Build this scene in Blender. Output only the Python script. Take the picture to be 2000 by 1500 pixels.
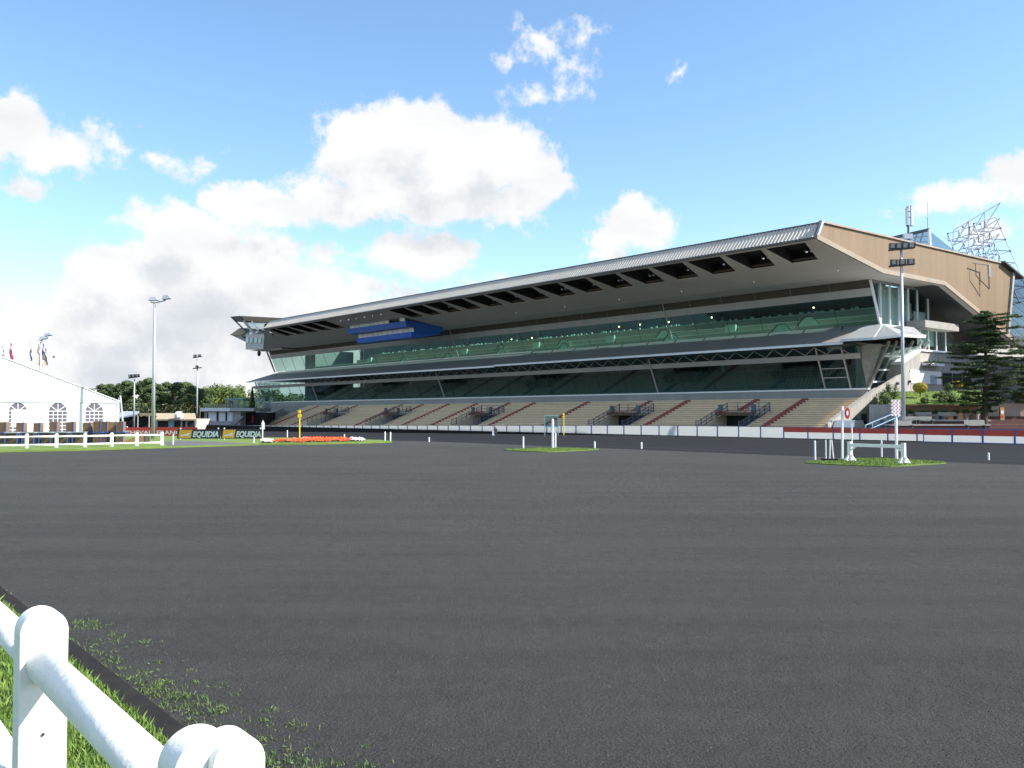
import bpy, bmesh, math, random
from mathutils import Vector, Matrix
random.seed(7)
for o in list(bpy.data.objects): bpy.data.objects.remove(o)
SC = bpy.context.scene
COL = SC.collection

# ------------------------------------------------------------------ camera
F, HY, CZ = 1780.0, 809.0, 2.15            # focal length in photo pixels, horizon row, eye height
PITCH = math.atan((HY - 750) / F)
cam_d = bpy.data.cameras.new('camera')
cam = bpy.data.objects.new('camera', cam_d); COL.objects.link(cam)
cam.location = (0, 0, CZ); cam.rotation_euler = (math.pi/2 + PITCH, 0, 0)
cam_d.sensor_width = 36; cam_d.lens = 36 * F / 2000; cam_d.clip_start = 0.05; cam_d.clip_end = 9000
SC.camera = cam
SC.render.resolution_x, SC.render.resolution_y = 1024, 768
SC.view_settings.view_transform = 'Standard'; SC.view_settings.look = 'None'
SC.view_settings.exposure = 1.15; SC.view_settings.gamma = 1.0
SC.view_settings.use_curve_mapping = False

def ray(px, py):
    x = (px - 1000) / F; y = -(py - 750) / F; c, s = math.cos(PITCH), math.sin(PITCH)
    return Vector((x, c - y*s, s + y*c))
# axes of the grandstand: s runs along it (away, to the left), t runs into it
ANG = math.atan2(1495 * math.cos(PITCH), F)
U = Vector((-math.sin(ANG), math.cos(ANG), 0)); V = Vector((math.cos(ANG), math.sin(ANG), 0))
EYE = Vector((0, 0, CZ))
def L(s, t, z): return U*s + V*t + Vector((0, 0, z))
def loc(P): return (P.dot(U), P.dot(V), P.z)
def on_plane(px, py, n, d):
    r = ray(px, py); return EYE + r * ((d - EYE.dot(n)) / r.dot(n))
def Pt(px, py, t): return loc(on_plane(px, py, V, t))
def Ps(px, py, s): return loc(on_plane(px, py, U, s))
def AT(px, py, Y): return on_plane(px, py, Vector((0, 1, 0)), Y)
def ATZ(px, py, z): return on_plane(px, py, Vector((0, 0, 1)), z)
def hs(s): return -0.0095 * min(max(0, s - 60), 190)          # the ground falls gently to the left
def H(x, y): return hs(Vector((x, y, 0)).dot(U))
def G(px, py, lift=0.0):
    z = 0
    for _ in range(30):
        P = ATZ(px, py, z); z = .5*z + .5*(hs(P.dot(U)) + lift)
    return P

# ------------------------------------------------------------------ sun and sky
SUNV = (U*(-20.4) + V*15.2).normalized()
SUN_EL = math.radians(40.5)
SUN_DIR = (SUNV * math.cos(SUN_EL) + Vector((0, 0, math.sin(SUN_EL)))).normalized()
sun_d = bpy.data.lights.new('sun', 'SUN'); sun_d.energy = 4.5; sun_d.angle = math.radians(.53)
sun_d.color = (1.0, .955, .88)
sun = bpy.data.objects.new('sun', sun_d); COL.objects.link(sun)
sun.rotation_euler = SUN_DIR.to_track_quat('Z', 'Y').to_euler(); sun.location = (60, 20, 80)
SC.cycles.max_bounces = 6; SC.cycles.diffuse_bounces = 3; SC.cycles.glossy_bounces = 3; SC.cycles.transparent_max_bounces = 12

def nd(nt, typ, **kw):
    n = nt.nodes.new(typ)
    for k, v in kw.items(): setattr(n, k, v)
    return n
def mth(nt, op, a, b=None, c=None, clamp=False):
    n = nt.nodes.new('ShaderNodeMath'); n.operation = op; n.use_clamp = clamp
    for i, v in enumerate((a, b, c)):
        if v is None: continue
        if isinstance(v, (int, float)): n.inputs[i].default_value = v
        else: nt.links.new(v, n.inputs[i])
    return n.outputs[0]

CLOUDS = [  # px, py, rx, ry, weight : directions of the cloud masses
 (250,640,200,150,1.25),(400,560,220,180,1.35),(335,455,105,85,1.2),(430,395,65,50,1.1),(205,530,85,70,1.1),
 (560,600,240,130,1.2),(740,630,220,90,.72),(120,690,230,85,.85),(420,710,560,95,1.15),(690,690,330,90,.7),(20,720,220,75,.8),
 (500,490,110,80,.8),
 (700,290,110,100,.95),(820,285,140,100,1.05),(960,310,140,90,1.05),(1050,350,75,85,.95),(850,385,280,70,1.05),(640,390,130,60,.95),(530,405,130,50,.85),(450,410,70,40,.7),
 (820,500,125,58,.85),(890,495,60,45,.75),(950,560,110,40,.5),
 (1240,440,100,65,.85),(1235,405,45,38,.8),(1190,470,60,50,.75),(1190,498,60,24,.7),(1290,455,50,40,.7),
 (30,255,130,75,.9),(110,290,150,55,.62),(15,215,70,50,.75),(215,285,60,50,.30),(45,368,75,35,.38),
 (1060,70,80,42,.27),(1125,75,70,22,.24),(1000,115,50,32,.26),(1120,135,60,50,.26),(1060,190,90,34,.29),
 (1328,146,28,17,.26),(1890,385,170,48,.5),(1975,345,90,48,.72),(1790,415,90,26,.3),(1930,450,110,40,.4),
 (385,325,90,28,.16),(300,315,50,22,.25),(20,590,60,30,.35)]

def cloud_group(detail, blobs):
    g = bpy.data.node_groups.new('cloud_density_%d' % detail, 'ShaderNodeTree')
    g.interface.new_socket('Vector', in_out='INPUT', socket_type='NodeSocketVector')
    g.interface.new_socket('Density', in_out='OUTPUT', socket_type='NodeSocketFloat')
    gi = nd(g, 'NodeGroupInput'); go = nd(g, 'NodeGroupOutput')
    n1 = nd(g, 'ShaderNodeTexNoise', noise_dimensions='2D'); n1.inputs['Scale'].default_value = 17; n1.inputs['Detail'].default_value = 4; n1.inputs['Roughness'].default_value = .6
    g.links.new(gi.outputs[0], n1.inputs['Vector'])
    w = nd(g, 'ShaderNodeVectorMath', operation='SUBTRACT'); g.links.new(n1.outputs['Color'], w.inputs[0]); w.inputs[1].default_value = (.5, .5, .5)
    w2 = nd(g, 'ShaderNodeVectorMath', operation='MULTIPLY_ADD'); g.links.new(w.outputs[0], w2.inputs[0]); w2.inputs[1].default_value = (.045, .034, 0); g.links.new(gi.outputs[0], w2.inputs[2])
    cur = None
    for (px, py, rx, ry, wt) in blobs:
        d = ray(px, py).normalized(); az = math.atan2(d.x, d.y); el = math.asin(d.z)
        k = math.hypot(1, d.x/d.y)
        ax, ey = (rx/F)/k/k, (ry/F)/k
        a = nd(g, 'ShaderNodeVectorMath', operation='MULTIPLY_ADD')
        g.links.new(w2.outputs[0], a.inputs[0]); a.inputs[1].default_value = (1/ax, 1/ey, 0); a.inputs[2].default_value = (-az/ax, -el/ey, 0)
        b = nd(g, 'ShaderNodeVectorMath', operation='LENGTH'); g.links.new(a.outputs[0], b.inputs[0])
        v = mth(g, 'MULTIPLY_ADD', b.outputs['Value'], -wt, wt)
        cur = v if cur is None else mth(g, 'SMOOTH_MAX', cur, v, .12)
    # loose cumulus field for the rest of the sky, outside the view
    sx = nd(g, 'ShaderNodeSeparateXYZ'); g.links.new(gi.outputs[0], sx.inputs[0])
    out1 = mth(g, 'SUBTRACT', mth(g, 'ABSOLUTE', sx.outputs[0]), .62)
    out2 = mth(g, 'SUBTRACT', sx.outputs[1], .50)
    gate = mth(g, 'MULTIPLY', mth(g, 'MAXIMUM', out1, out2), 8, clamp=True)
    n2 = nd(g, 'ShaderNodeTexNoise', noise_dimensions='2D'); n2.inputs['Scale'].default_value = 4.2; n2.inputs['Detail'].default_value = 3
    g.links.new(gi.outputs[0], n2.inputs['Vector'])
    field = mth(g, 'MULTIPLY_ADD', n2.outputs['Fac'], 4.0, -2.15)
    field = mth(g, 'MULTIPLY', field, gate)
    field = mth(g, 'SUBTRACT', field, mth(g, 'SUBTRACT', 1.0, gate))
    cur = mth(g, 'MAXIMUM', cur, field)
    n3 = nd(g, 'ShaderNodeTexNoise', noise_dimensions='2D'); n3.inputs['Scale'].default_value = 30; n3.inputs['Detail'].default_value = detail; n3.inputs['Roughness'].default_value = .62
    g.links.new(gi.outputs[0], n3.inputs['Vector'])
    dens = mth(g, 'MULTIPLY_ADD', n3.outputs['Fac'], 1.25, -.74)
    dens = mth(g, 'ADD', mth(g, 'MULTIPLY', cur, 1.15), dens)
    g.links.new(dens, go.inputs[0])
    return g

def build_world():
    w = bpy.data.worlds.new('World'); SC.world = w; w.use_nodes = True
    nt = w.node_tree; nt.nodes.clear()
    out = nd(nt, 'ShaderNodeOutputWorld'); bg = nd(nt, 'ShaderNodeBackground'); bg.inputs['Strength'].default_value = 1.0
    sky = nd(nt, 'ShaderNodeTexSky'); sky.sky_type = 'NISHITA'; sky.sun_disc = False
    sky.sun_elevation = SUN_EL; sky.sun_rotation = math.atan2(SUNV.x, SUNV.y); sky.altitude = 60
    sky.air_density = 1.0; sky.dust_density = .3; sky.ozone_density = 2.5
    tc = nd(nt, 'ShaderNodeTexCoord'); sp = nd(nt, 'ShaderNodeSeparateXYZ'); nt.links.new(tc.outputs['Generated'], sp.inputs[0])
    az = mth(nt, 'ARCTAN2', sp.outputs[0], sp.outputs[1]); el = mth(nt, 'ARCSINE', sp.outputs[2])
    cv = nd(nt, 'ShaderNodeCombineXYZ'); nt.links.new(az, cv.inputs[0]); nt.links.new(el, cv.inputs[1])
    g1 = nd(nt, 'ShaderNodeGroup'); g1.node_tree = cloud_group(8, CLOUDS); nt.links.new(cv.outputs[0], g1.inputs[0])
    off = nd(nt, 'ShaderNodeVectorMath', operation='ADD'); nt.links.new(cv.outputs[0], off.inputs[0]); off.inputs[1].default_value = (.012, .042, 0)
    g2 = nd(nt, 'ShaderNodeGroup'); g2.node_tree = cloud_group(3, [c for c in CLOUDS if c[2] > 75 and c[4] > .7]); nt.links.new(off.outputs[0], g2.inputs[0])
    mr = nd(nt, 'ShaderNodeMapRange', interpolation_type='SMOOTHSTEP'); nt.links.new(g1.outputs[0], mr.inputs[0])
    mr.inputs[1].default_value = -.08; mr.inputs[2].default_value = .34
    sh = nd(nt, 'ShaderNodeMapRange', interpolation_type='SMOOTHSTEP'); nt.links.new(g2.outputs[0], sh.inputs[0])
    sh.inputs[1].default_value = .2; sh.inputs[2].default_value = 1.25
    bn = nd(nt, 'ShaderNodeTexNoise', noise_dimensions='2D'); bn.inputs['Scale'].default_value = 1.0; bn.inputs['Detail'].default_value = 5
    bm_ = nd(nt, 'ShaderNodeVectorMath', operation='MULTIPLY'); nt.links.new(cv.outputs[0], bm_.inputs[0]); bm_.inputs[1].default_value = (9, 26, 1); nt.links.new(bm_.outputs[0], bn.inputs['Vector'])
    shv = mth(nt, 'MULTIPLY_ADD', sh.outputs[0], .75, mth(nt, 'MULTIPLY_ADD', bn.outputs['Fac'], 1.2, -.55, clamp=False), clamp=True)
    cm = nd(nt, 'ShaderNodeMix', data_type='RGBA'); nt.links.new(shv, cm.inputs[0])
    cm.inputs[6].default_value = (.455, .457, .457, 1); cm.inputs[7].default_value = (.315, .335, .36, 1)
    hsv = nd(nt, 'ShaderNodeHueSaturation'); hsv.inputs['Saturation'].default_value = 1.06; hsv.inputs['Hue'].default_value = .497; nt.links.new(sky.outputs[0], hsv.inputs['Color'])
    sc = nd(nt, 'ShaderNodeVectorMath', operation='SCALE'); nt.links.new(hsv.outputs[0], sc.inputs[0]); sc.inputs['Scale'].default_value = .117
    mx = nd(nt, 'ShaderNodeMix', data_type='RGBA'); nt.links.new(mr.outputs[0], mx.inputs[0])
    nt.links.new(sc.outputs[0], mx.inputs[6]); nt.links.new(cm.outputs[2], mx.inputs[7])
    nt.links.new(mx.outputs[2], bg.inputs['Color']); nt.links.new(bg.outputs[0], out.inputs[0])
build_world()
SC.world.cycles.sampling_method = 'MANUAL'; SC.world.cycles.sample_map_resolution = 256

# ------------------------------------------------------------------ materials
MATS = {}
def tone(nt, col, amt=.14):
    """every piece of a kind a little lighter or darker than the next"""
    oi = nd(nt, 'ShaderNodeObjectInfo'); sc = nd(nt, 'ShaderNodeVectorMath', operation='SCALE'); nt.links.new(col, sc.inputs[0])
    nt.links.new(mth(nt, 'MULTIPLY_ADD', oi.outputs['Random'], amt, 1-amt/2), sc.inputs['Scale']); return sc.outputs[0]
def mat(name, c1, c2=None, scale=3.0, rough=.6, bump=0.0, bscale=None, metal=0.0, stretch=(1,1,1), spec=.5, detail=5, coord='pos', emit=None):
    if name in MATS: return MATS[name]
    m = bpy.data.materials.new(name); m.use_nodes = True; nt = m.node_tree
    b = nt.nodes['Principled BSDF']
    b.inputs['Roughness'].default_value = rough; b.inputs['Metallic'].default_value = metal
    b.inputs['Specular IOR Level'].default_value = spec
    b.inputs['Base Color'].default_value = (*c1, 1)
    if emit: b.inputs['Emission Color'].default_value = (*c1, 1); b.inputs['Emission Strength'].default_value = emit
    if c2 is not None or bump:
        if coord == 'pos':
            src = nd(nt, 'ShaderNodeNewGeometry').outputs['Position']
        else:
            src = nd(nt, 'ShaderNodeTexCoord').outputs['Object']
        mp = nd(nt, 'ShaderNodeMapping'); nt.links.new(src, mp.inputs[0]); mp.inputs['Scale'].default_value = stretch
        mp.inputs['Rotation'].default_value = (0, 0, 0)
        if c2 is not None:
            n = nd(nt, 'ShaderNodeTexNoise'); n.inputs['Scale'].default_value = scale; n.inputs['Detail'].default_value = detail; n.inputs['Roughness'].default_value = .6
            nt.links.new(mp.outputs[0], n.inputs['Vector'])
            mr = nd(nt, 'ShaderNodeMapRange'); nt.links.new(n.outputs['Fac'], mr.inputs[0]); mr.inputs[1].default_value = .3; mr.inputs[2].default_value = .7
            mx = nd(nt, 'ShaderNodeMix', data_type='RGBA'); nt.links.new(mr.outputs[0], mx.inputs[0])
            mx.inputs[6].default_value = (*c1, 1); mx.inputs[7].default_value = (*c2, 1)
            nt.links.new(tone(nt, mx.outputs[2]), b.inputs['Base Color'])
        if bump:
            n2 = nd(nt, 'ShaderNodeTexNoise'); n2.inputs['Scale'].default_value = bscale or scale*4; n2.inputs['Detail'].default_value = 4
            nt.links.new(mp.outputs[0], n2.inputs['Vector'])
            bp = nd(nt, 'ShaderNodeBump'); bp.inputs['Strength'].default_value = bump; bp.inputs['Distance'].default_value = .02
            nt.links.new(n2.outputs['Fac'], bp.inputs['Height']); nt.links.new(bp.outputs[0], b.inputs['Normal'])
    MATS[name] = m
    return m

def ribbed(name, c1, c2, pitch, axis, depth=.03, rough=.6, noise_scale=.5, metal=0.0, pitch2=None):
    """sheet cladding: fine ribs at a pitch across one building axis (axis: Vector), plus weathering"""
    m = bpy.data.materials.new(name); m.use_nodes = True; nt = m.node_tree; b = nt.nodes['Principled BSDF']
    b.inputs['Roughness'].default_value = rough; b.inputs['Metallic'].default_value = metal
    pos = nd(nt, 'ShaderNodeNewGeometry').outputs['Position']
    n = nd(nt, 'ShaderNodeTexNoise'); n.inputs['Scale'].default_value = noise_scale; n.inputs['Detail'].default_value = 6; n.inputs['Roughness'].default_value = .65
    st = nd(nt, 'ShaderNodeVectorMath', operation='MULTIPLY'); nt.links.new(pos, st.inputs[0]); st.inputs[1].default_value = (1, 1, .18); nt.links.new(st.outputs[0], n.inputs['Vector'])
    mr = nd(nt, 'ShaderNodeMapRange'); nt.links.new(n.outputs['Fac'], mr.inputs[0]); mr.inputs[1].default_value = .3; mr.inputs[2].default_value = .7
    mx = nd(nt, 'ShaderNodeMix', data_type='RGBA'); nt.links.new(mr.outputs[0], mx.inputs[0]); mx.inputs[6].default_value = (*c1, 1); mx.inputs[7].default_value = (*c2, 1)
    nt.links.new(tone(nt, mx.outputs[2], .10), b.inputs['Base Color'])
    def wave(ax, p):
        d = nd(nt, 'ShaderNodeVectorMath', operation='DOT_PRODUCT'); nt.links.new(pos, d.inputs[0]); d.inputs[1].default_value = ax
        return mth(nt, 'SINE', mth(nt, 'MULTIPLY', d.outputs['Value'], 2*math.pi/p))
    h = wave(axis, pitch)
    if pitch2: h = mth(nt, 'ADD', h, wave(Vector((0, 0, 1)), pitch2))
    bp = nd(nt, 'ShaderNodeBump'); bp.inputs['Distance'].default_value = depth; bp.inputs['Strength'].default_value = .9
    nt.links.new(h, bp.inputs['Height']); nt.links.new(bp.outputs[0], b.inputs['Normal'])
    MATS[name] = m
    return m

def glass(name, tint, refl=1.0, rough=.02, ior=1.5):
    m = bpy.data.materials.new(name); m.use_nodes = True; nt = m.node_tree; nt.nodes.clear()
    out = nd(nt, 'ShaderNodeOutputMaterial'); tr = nd(nt, 'ShaderNodeBsdfTransparent'); tr.inputs[0].default_value = (*tint, 1)
    gl = nd(nt, 'ShaderNodeBsdfGlossy'); gl.inputs['Color'].default_value = (.9*refl, .97*refl, .95*refl, 1); gl.inputs['Roughness'].default_value = rough
    ge = nd(nt, 'ShaderNodeNewGeometry'); dp = nd(nt, 'ShaderNodeVectorMath', operation='DOT_PRODUCT')
    nt.links.new(ge.outputs['Incoming'], dp.inputs[0]); nt.links.new(ge.outputs['Normal'], dp.inputs[1])
    f0 = ((ior-1)/(ior+1))**2                      # Schlick reflectance, the same from both sides of the sheet
    fr = mth(nt, 'MULTIPLY_ADD', mth(nt, 'POWER', mth(nt, 'SUBTRACT', 1.0, mth(nt, 'ABSOLUTE', dp.outputs['Value']), clamp=True), 5.0), 1-f0, f0)
    mx = nd(nt, 'ShaderNodeMixShader'); nt.links.new(fr, mx.inputs[0]); nt.links.new(tr.outputs[0], mx.inputs[1]); nt.links.new(gl.outputs[0], mx.inputs[2])
    nt.links.new(mx.outputs[0], out.inputs[0]); MATS[name] = m
    return m

def track_material(name, dark, light, warm, streak_axis, bump=1.0):
    m = bpy.data.materials.new(name); m.use_nodes = True; nt = m.node_tree; b = nt.nodes['Principled BSDF']
    b.inputs['Roughness'].default_value = .82; b.inputs['Specular IOR Level'].default_value = .12
    pos = nd(nt, 'ShaderNodeNewGeometry').outputs['Position']
    def noise(scale, det, vec=None, rg=.6):
        n = nd(nt, 'ShaderNodeTexNoise'); n.inputs['Scale'].default_value = scale; n.inputs['Detail'].default_value = det; n.inputs['Roughness'].default_value = rg
        nt.links.new(vec or pos, n.inputs['Vector']); return n.outputs['Fac']
    mp = nd(nt, 'ShaderNodeMapping'); nt.links.new(pos, mp.inputs[0]); mp.inputs['Rotation'].default_value = (0, 0, streak_axis); mp.inputs['Scale'].default_value = (.05, .9, 1)
    streak = noise(1.0, 6, mp.outputs[0]); patch = noise(.10, 5); grain = noise(55, 3, None, .75); mid = noise(4.5, 5)
    a = mth(nt, 'ADD', mth(nt, 'MULTIPLY', streak, .5), mth(nt, 'ADD', mth(nt, 'MULTIPLY', patch, .45), mth(nt, 'MULTIPLY', mid, .35)))
    a = mth(nt, 'ADD', a, mth(nt, 'MULTIPLY_ADD', grain, 1.5, -.38))
    mr = nd(nt, 'ShaderNodeMapRange'); nt.links.new(a, mr.inputs[0]); mr.inputs[1].default_value = .52; mr.inputs[2].default_value = 1.48
    mx = nd(nt, 'ShaderNodeMix', data_type='RGBA'); nt.links.new(mr.outputs[0], mx.inputs[0]); mx.inputs[6].default_value = (*dark, 1); mx.inputs[7].default_value = (*light, 1)
    wn = noise(.55, 6); wr = nd(nt, 'ShaderNodeMapRange'); nt.links.new(wn, wr.inputs[0]); wr.inputs[1].default_value = .5; wr.inputs[2].default_value = .75; wr.inputs[4].default_value = .55
    mx2 = nd(nt, 'ShaderNodeMix', data_type='RGBA'); nt.links.new(wr.outputs[0], mx2.inputs[0]); nt.links.new(mx.outputs[2], mx2.inputs[6]); mx2.inputs[7].default_value = (*warm, 1)
    nt.links.new(mx2.outputs[2], b.inputs['Base Color'])
    hgt = mth(nt, 'ADD', mth(nt, 'MULTIPLY', noise(38, 5, None, .7), 1.0), mth(nt, 'MULTIPLY', noise(7, 4), .9))
    vo = nd(nt, 'ShaderNodeTexVoronoi'); vo.inputs['Scale'].default_value = 1.9; nt.links.new(pos, vo.inputs['Vector'])
    hoof = nd(nt, 'ShaderNodeMapRange', interpolation_type='SMOOTHSTEP'); nt.links.new(vo.outputs['Distance'], hoof.inputs[0]); hoof.inputs[1].default_value = .08; hoof.inputs[2].default_value = .3
    hgt = mth(nt, 'ADD', mth(nt, 'ADD', hgt, mth(nt, 'MULTIPLY', hoof.outputs[0], .3)), mth(nt, 'MULTIPLY', streak, .4))
    bp = nd(nt, 'ShaderNodeBump'); bp.inputs['Strength'].default_value = bump; bp.inputs['Distance'].default_value = .06
    nt.links.new(hgt, bp.inputs['Height']); nt.links.new(bp.outputs[0], b.inputs['Normal'])
    MATS[name] = m
    return m

track_material('cinder', (.0175, .018, .0172), (.099, .100, .0945), (.078, .072, .062), .25)
track_material('cinder_dark', (.007, .0075, .0085), (.026, .027, .030), (.019, .019, .019), .87, .35)
mat('asphalt', (.07,.07,.072), (.11,.11,.11), 2, .85, .2, 40)
mat('apron', (.10,.10,.10), (.16,.155,.15), .7, .85, .2, 30)
mat('grass', (.09,.155,.02), (.14,.20,.032), 1.6, .9, .6, 30)
mat('grass_near', (.035,.08,.012), (.07,.13,.02), 6, .9, .6, 60)
mat('blade', (.08,.16,.018), (.16,.23,.04), 8, .7)
mat('blade_weed', (.055,.12,.02), (.13,.17,.045), 9, .7)
mat('concrete_beige', (.72,.60,.44), (.60,.49,.36), 1.2, .85, .25, 9)
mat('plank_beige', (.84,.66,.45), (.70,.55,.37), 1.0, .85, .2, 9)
mat('riser_shaded_beige', (.60,.46,.31), (.48,.37,.25), 1.4, .9, .2, 9)  # darker than the planks: shade under the nosings put into the colour
mat('concrete_grey', (.34,.33,.31), (.25,.24,.22), 1.5, .85, .3, 9)
ribbed('concrete_board', (.42,.40,.36), (.29,.27,.24), .32, V, .03, .88, 1.3)
mat('red_paint', (.33,.075,.06), (.25,.06,.05), 4, .75)
mat('fascia_grey', (.28,.29,.28), (.23,.24,.235), .4, .55)
mat('white_paint', (.80,.80,.79), (.74,.75,.75), 6, .45, .08, 60)
mat('white_fence', (.82,.82,.80), (.70,.70,.68), 5, .5, .2, 30)
mat('white_metal', (.78,.79,.80), None, 1, .4)
mat('steel', (.47,.49,.52), (.40,.42,.46), 2, .4, metal=.6)
mat('galv', (.45,.48,.52), (.37,.40,.44), 4, .45, metal=.3)
mat('dark_metal', (.05,.05,.055), None, 1, .5)
mat('bronze_metal', (.09,.08,.07), (.07,.062,.055), 1, .5)
mat('beam_grey', (.45,.43,.41), (.38,.365,.35), .5, .6)
mat('soffit', (.58,.54,.48), (.51,.475,.42), .25, .75)
ribbed('roof_sheet', (.55,.50,.43), (.47,.43,.37), 50, U, .001, .5, .3, .0)
ribbed('brown_clad', (.215,.15,.09), (.175,.122,.074), .26, V, .012, .8, .5)
ribbed('brown_roof', (.30,.22,.13), (.24,.17,.10), .5, U, .04, .75, .4)
mat('brown_trim', (.32,.265,.20), (.26,.215,.16), .8, .7)
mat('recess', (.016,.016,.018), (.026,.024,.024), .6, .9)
mat('brown_ledge', (.10,.065,.04), None, 1, .8)
mat('canopy', (.25,.24,.23), (.21,.205,.20), .35, .65)
mat('canopy_light', (.42,.43,.44), (.36,.37,.38), .5, .42, metal=.3)
mat('strip_brown', (.085,.070,.052), (.06,.05,.04), .8, .7)
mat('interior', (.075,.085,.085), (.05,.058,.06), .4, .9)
mat('interior_floor', (.34,.36,.35), None, 1, .9)
mat('parapet', (.50,.49,.42), (.42,.42,.36), .3, .7)
mat('parapet_cap', (.80,.90,.84), None, 1, .5)
mat('hood', (.62,.78,.70), (.50,.66,.60), .7, .5)
mat('seat_green', (.15,.22,.22), (.11,.17,.175), 2, .6)
mat('press_blue', (.03,.14,.56), (.025,.12,.50), .5, .45)
mat('blind', (.78,.77,.70), (.68,.67,.62), .25, .7)
mat('blind_grey', (.66,.67,.65), (.58,.60,.58), .4, .6)
mat('barrier_white', (.74,.75,.75), (.62,.63,.64), .8, .5)
mat('barrier_red', (.55,.06,.035), (.46,.05,.03), .8, .6)
mat('blue_paint', (.045,.10,.33), (.035,.08,.26), 2, .5)
mat('pale_blue', (.24,.34,.47), None, 1, .5)
mat('blue_grey', (.09,.12,.17), (.07,.09,.13), 2, .5)
mat('tent_white', (.80,.81,.83), (.76,.77,.80), .5, .6, .12, 3)
mat('tent_window', (.13,.11,.15), (.09,.08,.11), 1.5, .25)
mat('wood', (.23,.145,.08), (.14,.085,.05), 5, .7, stretch=(6,6,.6))
mat('wood_pale', (.42,.25,.11), (.34,.19,.08), 4, .7)
mat('banner_red', (.50,.035,.035), (.45,.03,.03), 1, .6)
mat('banner_dark', (.018,.018,.03), (.025,.025,.04), 1, .6)
mat('banner_orange', (.95,.46,.05), (.90,.42,.045), 3, .6)
mat('lettering', (.82,.82,.82), None, 1, .6)
mat('yellow_paint', (.75,.55,.02), None, 1, .5)
mat('tan_roof', (.40,.33,.22), (.33,.27,.18), .6, .85)
mat('pale_wall', (.48,.46,.44), (.42,.40,.39), .5, .85)
mat('pink_wall', (.40,.31,.26), (.34,.26,.22), .6, .85)
mat('garden_brown', (.20,.115,.06), (.15,.085,.045), 2.5, .9, .5, 10)
mat('paver_red', (.13,.06,.05), (.10,.05,.042), 2, .9)
mat('bark', (.085,.065,.05), (.05,.04,.032), 6, .95, .6, 20)
mat('bark_pine', (.17,.10,.065), (.11,.07,.05), 3, .95)
mat('cedar_leaf', (.040,.080,.026), (.080,.135,.040), .9, .8)
mat('pine_leaf', (.042,.076,.024), (.085,.125,.036), .25, .85)
mat('oak_leaf', (.06,.105,.016), (.11,.155,.028), .3, .85)
mat('autumn_leaf', (.16,.10,.035), (.10,.08,.025), .8, .85)
mat('shrub_leaf', (.035,.07,.015), (.075,.12,.03), 2.5, .85)
mat('golden_leaf', (.42,.33,.02), (.26,.22,.015), 4, .8)
mat('flower_red', (.80,.13,.03), (.62,.06,.02), 3, .7)
mat('flower_white', (.80,.70,.72), (.70,.55,.58), 4, .7)
mat('flower_pink', (.35,.09,.07), (.20,.08,.05), 4, .8)
mat('gravel', (.03,.031,.031), (.08,.076,.07), 30, .85)
mat('rubber', (.016,.016,.0155), (.026,.025,.024), 6, .9, spec=.1)
mat('lens', (.85,.88,.9), None, 1, .15, metal=.8)
mat('lamp_glow', (1.0,.85,.45), None, emit=6)
mat('flag_red', (.55,.04,.05)); mat('flag_blue', (.05,.06,.25)); mat('flag_white', (.8,.8,.8)); mat('flag_yellow', (.75,.45,.03)); mat('flag_pink', (.45,.06,.20))
mat('teal_frame', (.16,.33,.34), None, 1, .5)
mat('poster', (.62,.42,.12), (.35,.12,.05), 3, .6)
glass('glass_front', (.66,.80,.78), .95, .02, 1.75)
glass('glass_upper', (.68,.82,.77), .95, .02, 1.7)
glass('glass_end', (.80,.88,.87), 1.0)
glass('glass_clear', (.8,.86,.86), 1.0)
glass('glass_sky', (.52,.56,.60), .8, .12, 2.2)
glass('acrylic', (.62,.74,.80), 1.0, .1, 1.6)

def translucent(name, c, k):
    m = bpy.data.materials.new(name); m.use_nodes = True; nt = m.node_tree; b = nt.nodes['Principled BSDF']; b.inputs['Base Color'].default_value = (*c, 1); b.inputs['Roughness'].default_value = .5
    out = nt.nodes['Material Output']; tr = nd(nt, 'ShaderNodeBsdfTranslucent'); tr.inputs[0].default_value = (*c, 1)
    mx = nd(nt, 'ShaderNodeMixShader'); mx.inputs[0].default_value = k; nt.links.new(b.outputs[0], mx.inputs[1]); nt.links.new(tr.outputs[0], mx.inputs[2]); nt.links.new(mx.outputs[0], out.inputs[0]); MATS[name] = m
translucent('barrier_sheet', (.84,.84,.82), .55)
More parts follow.
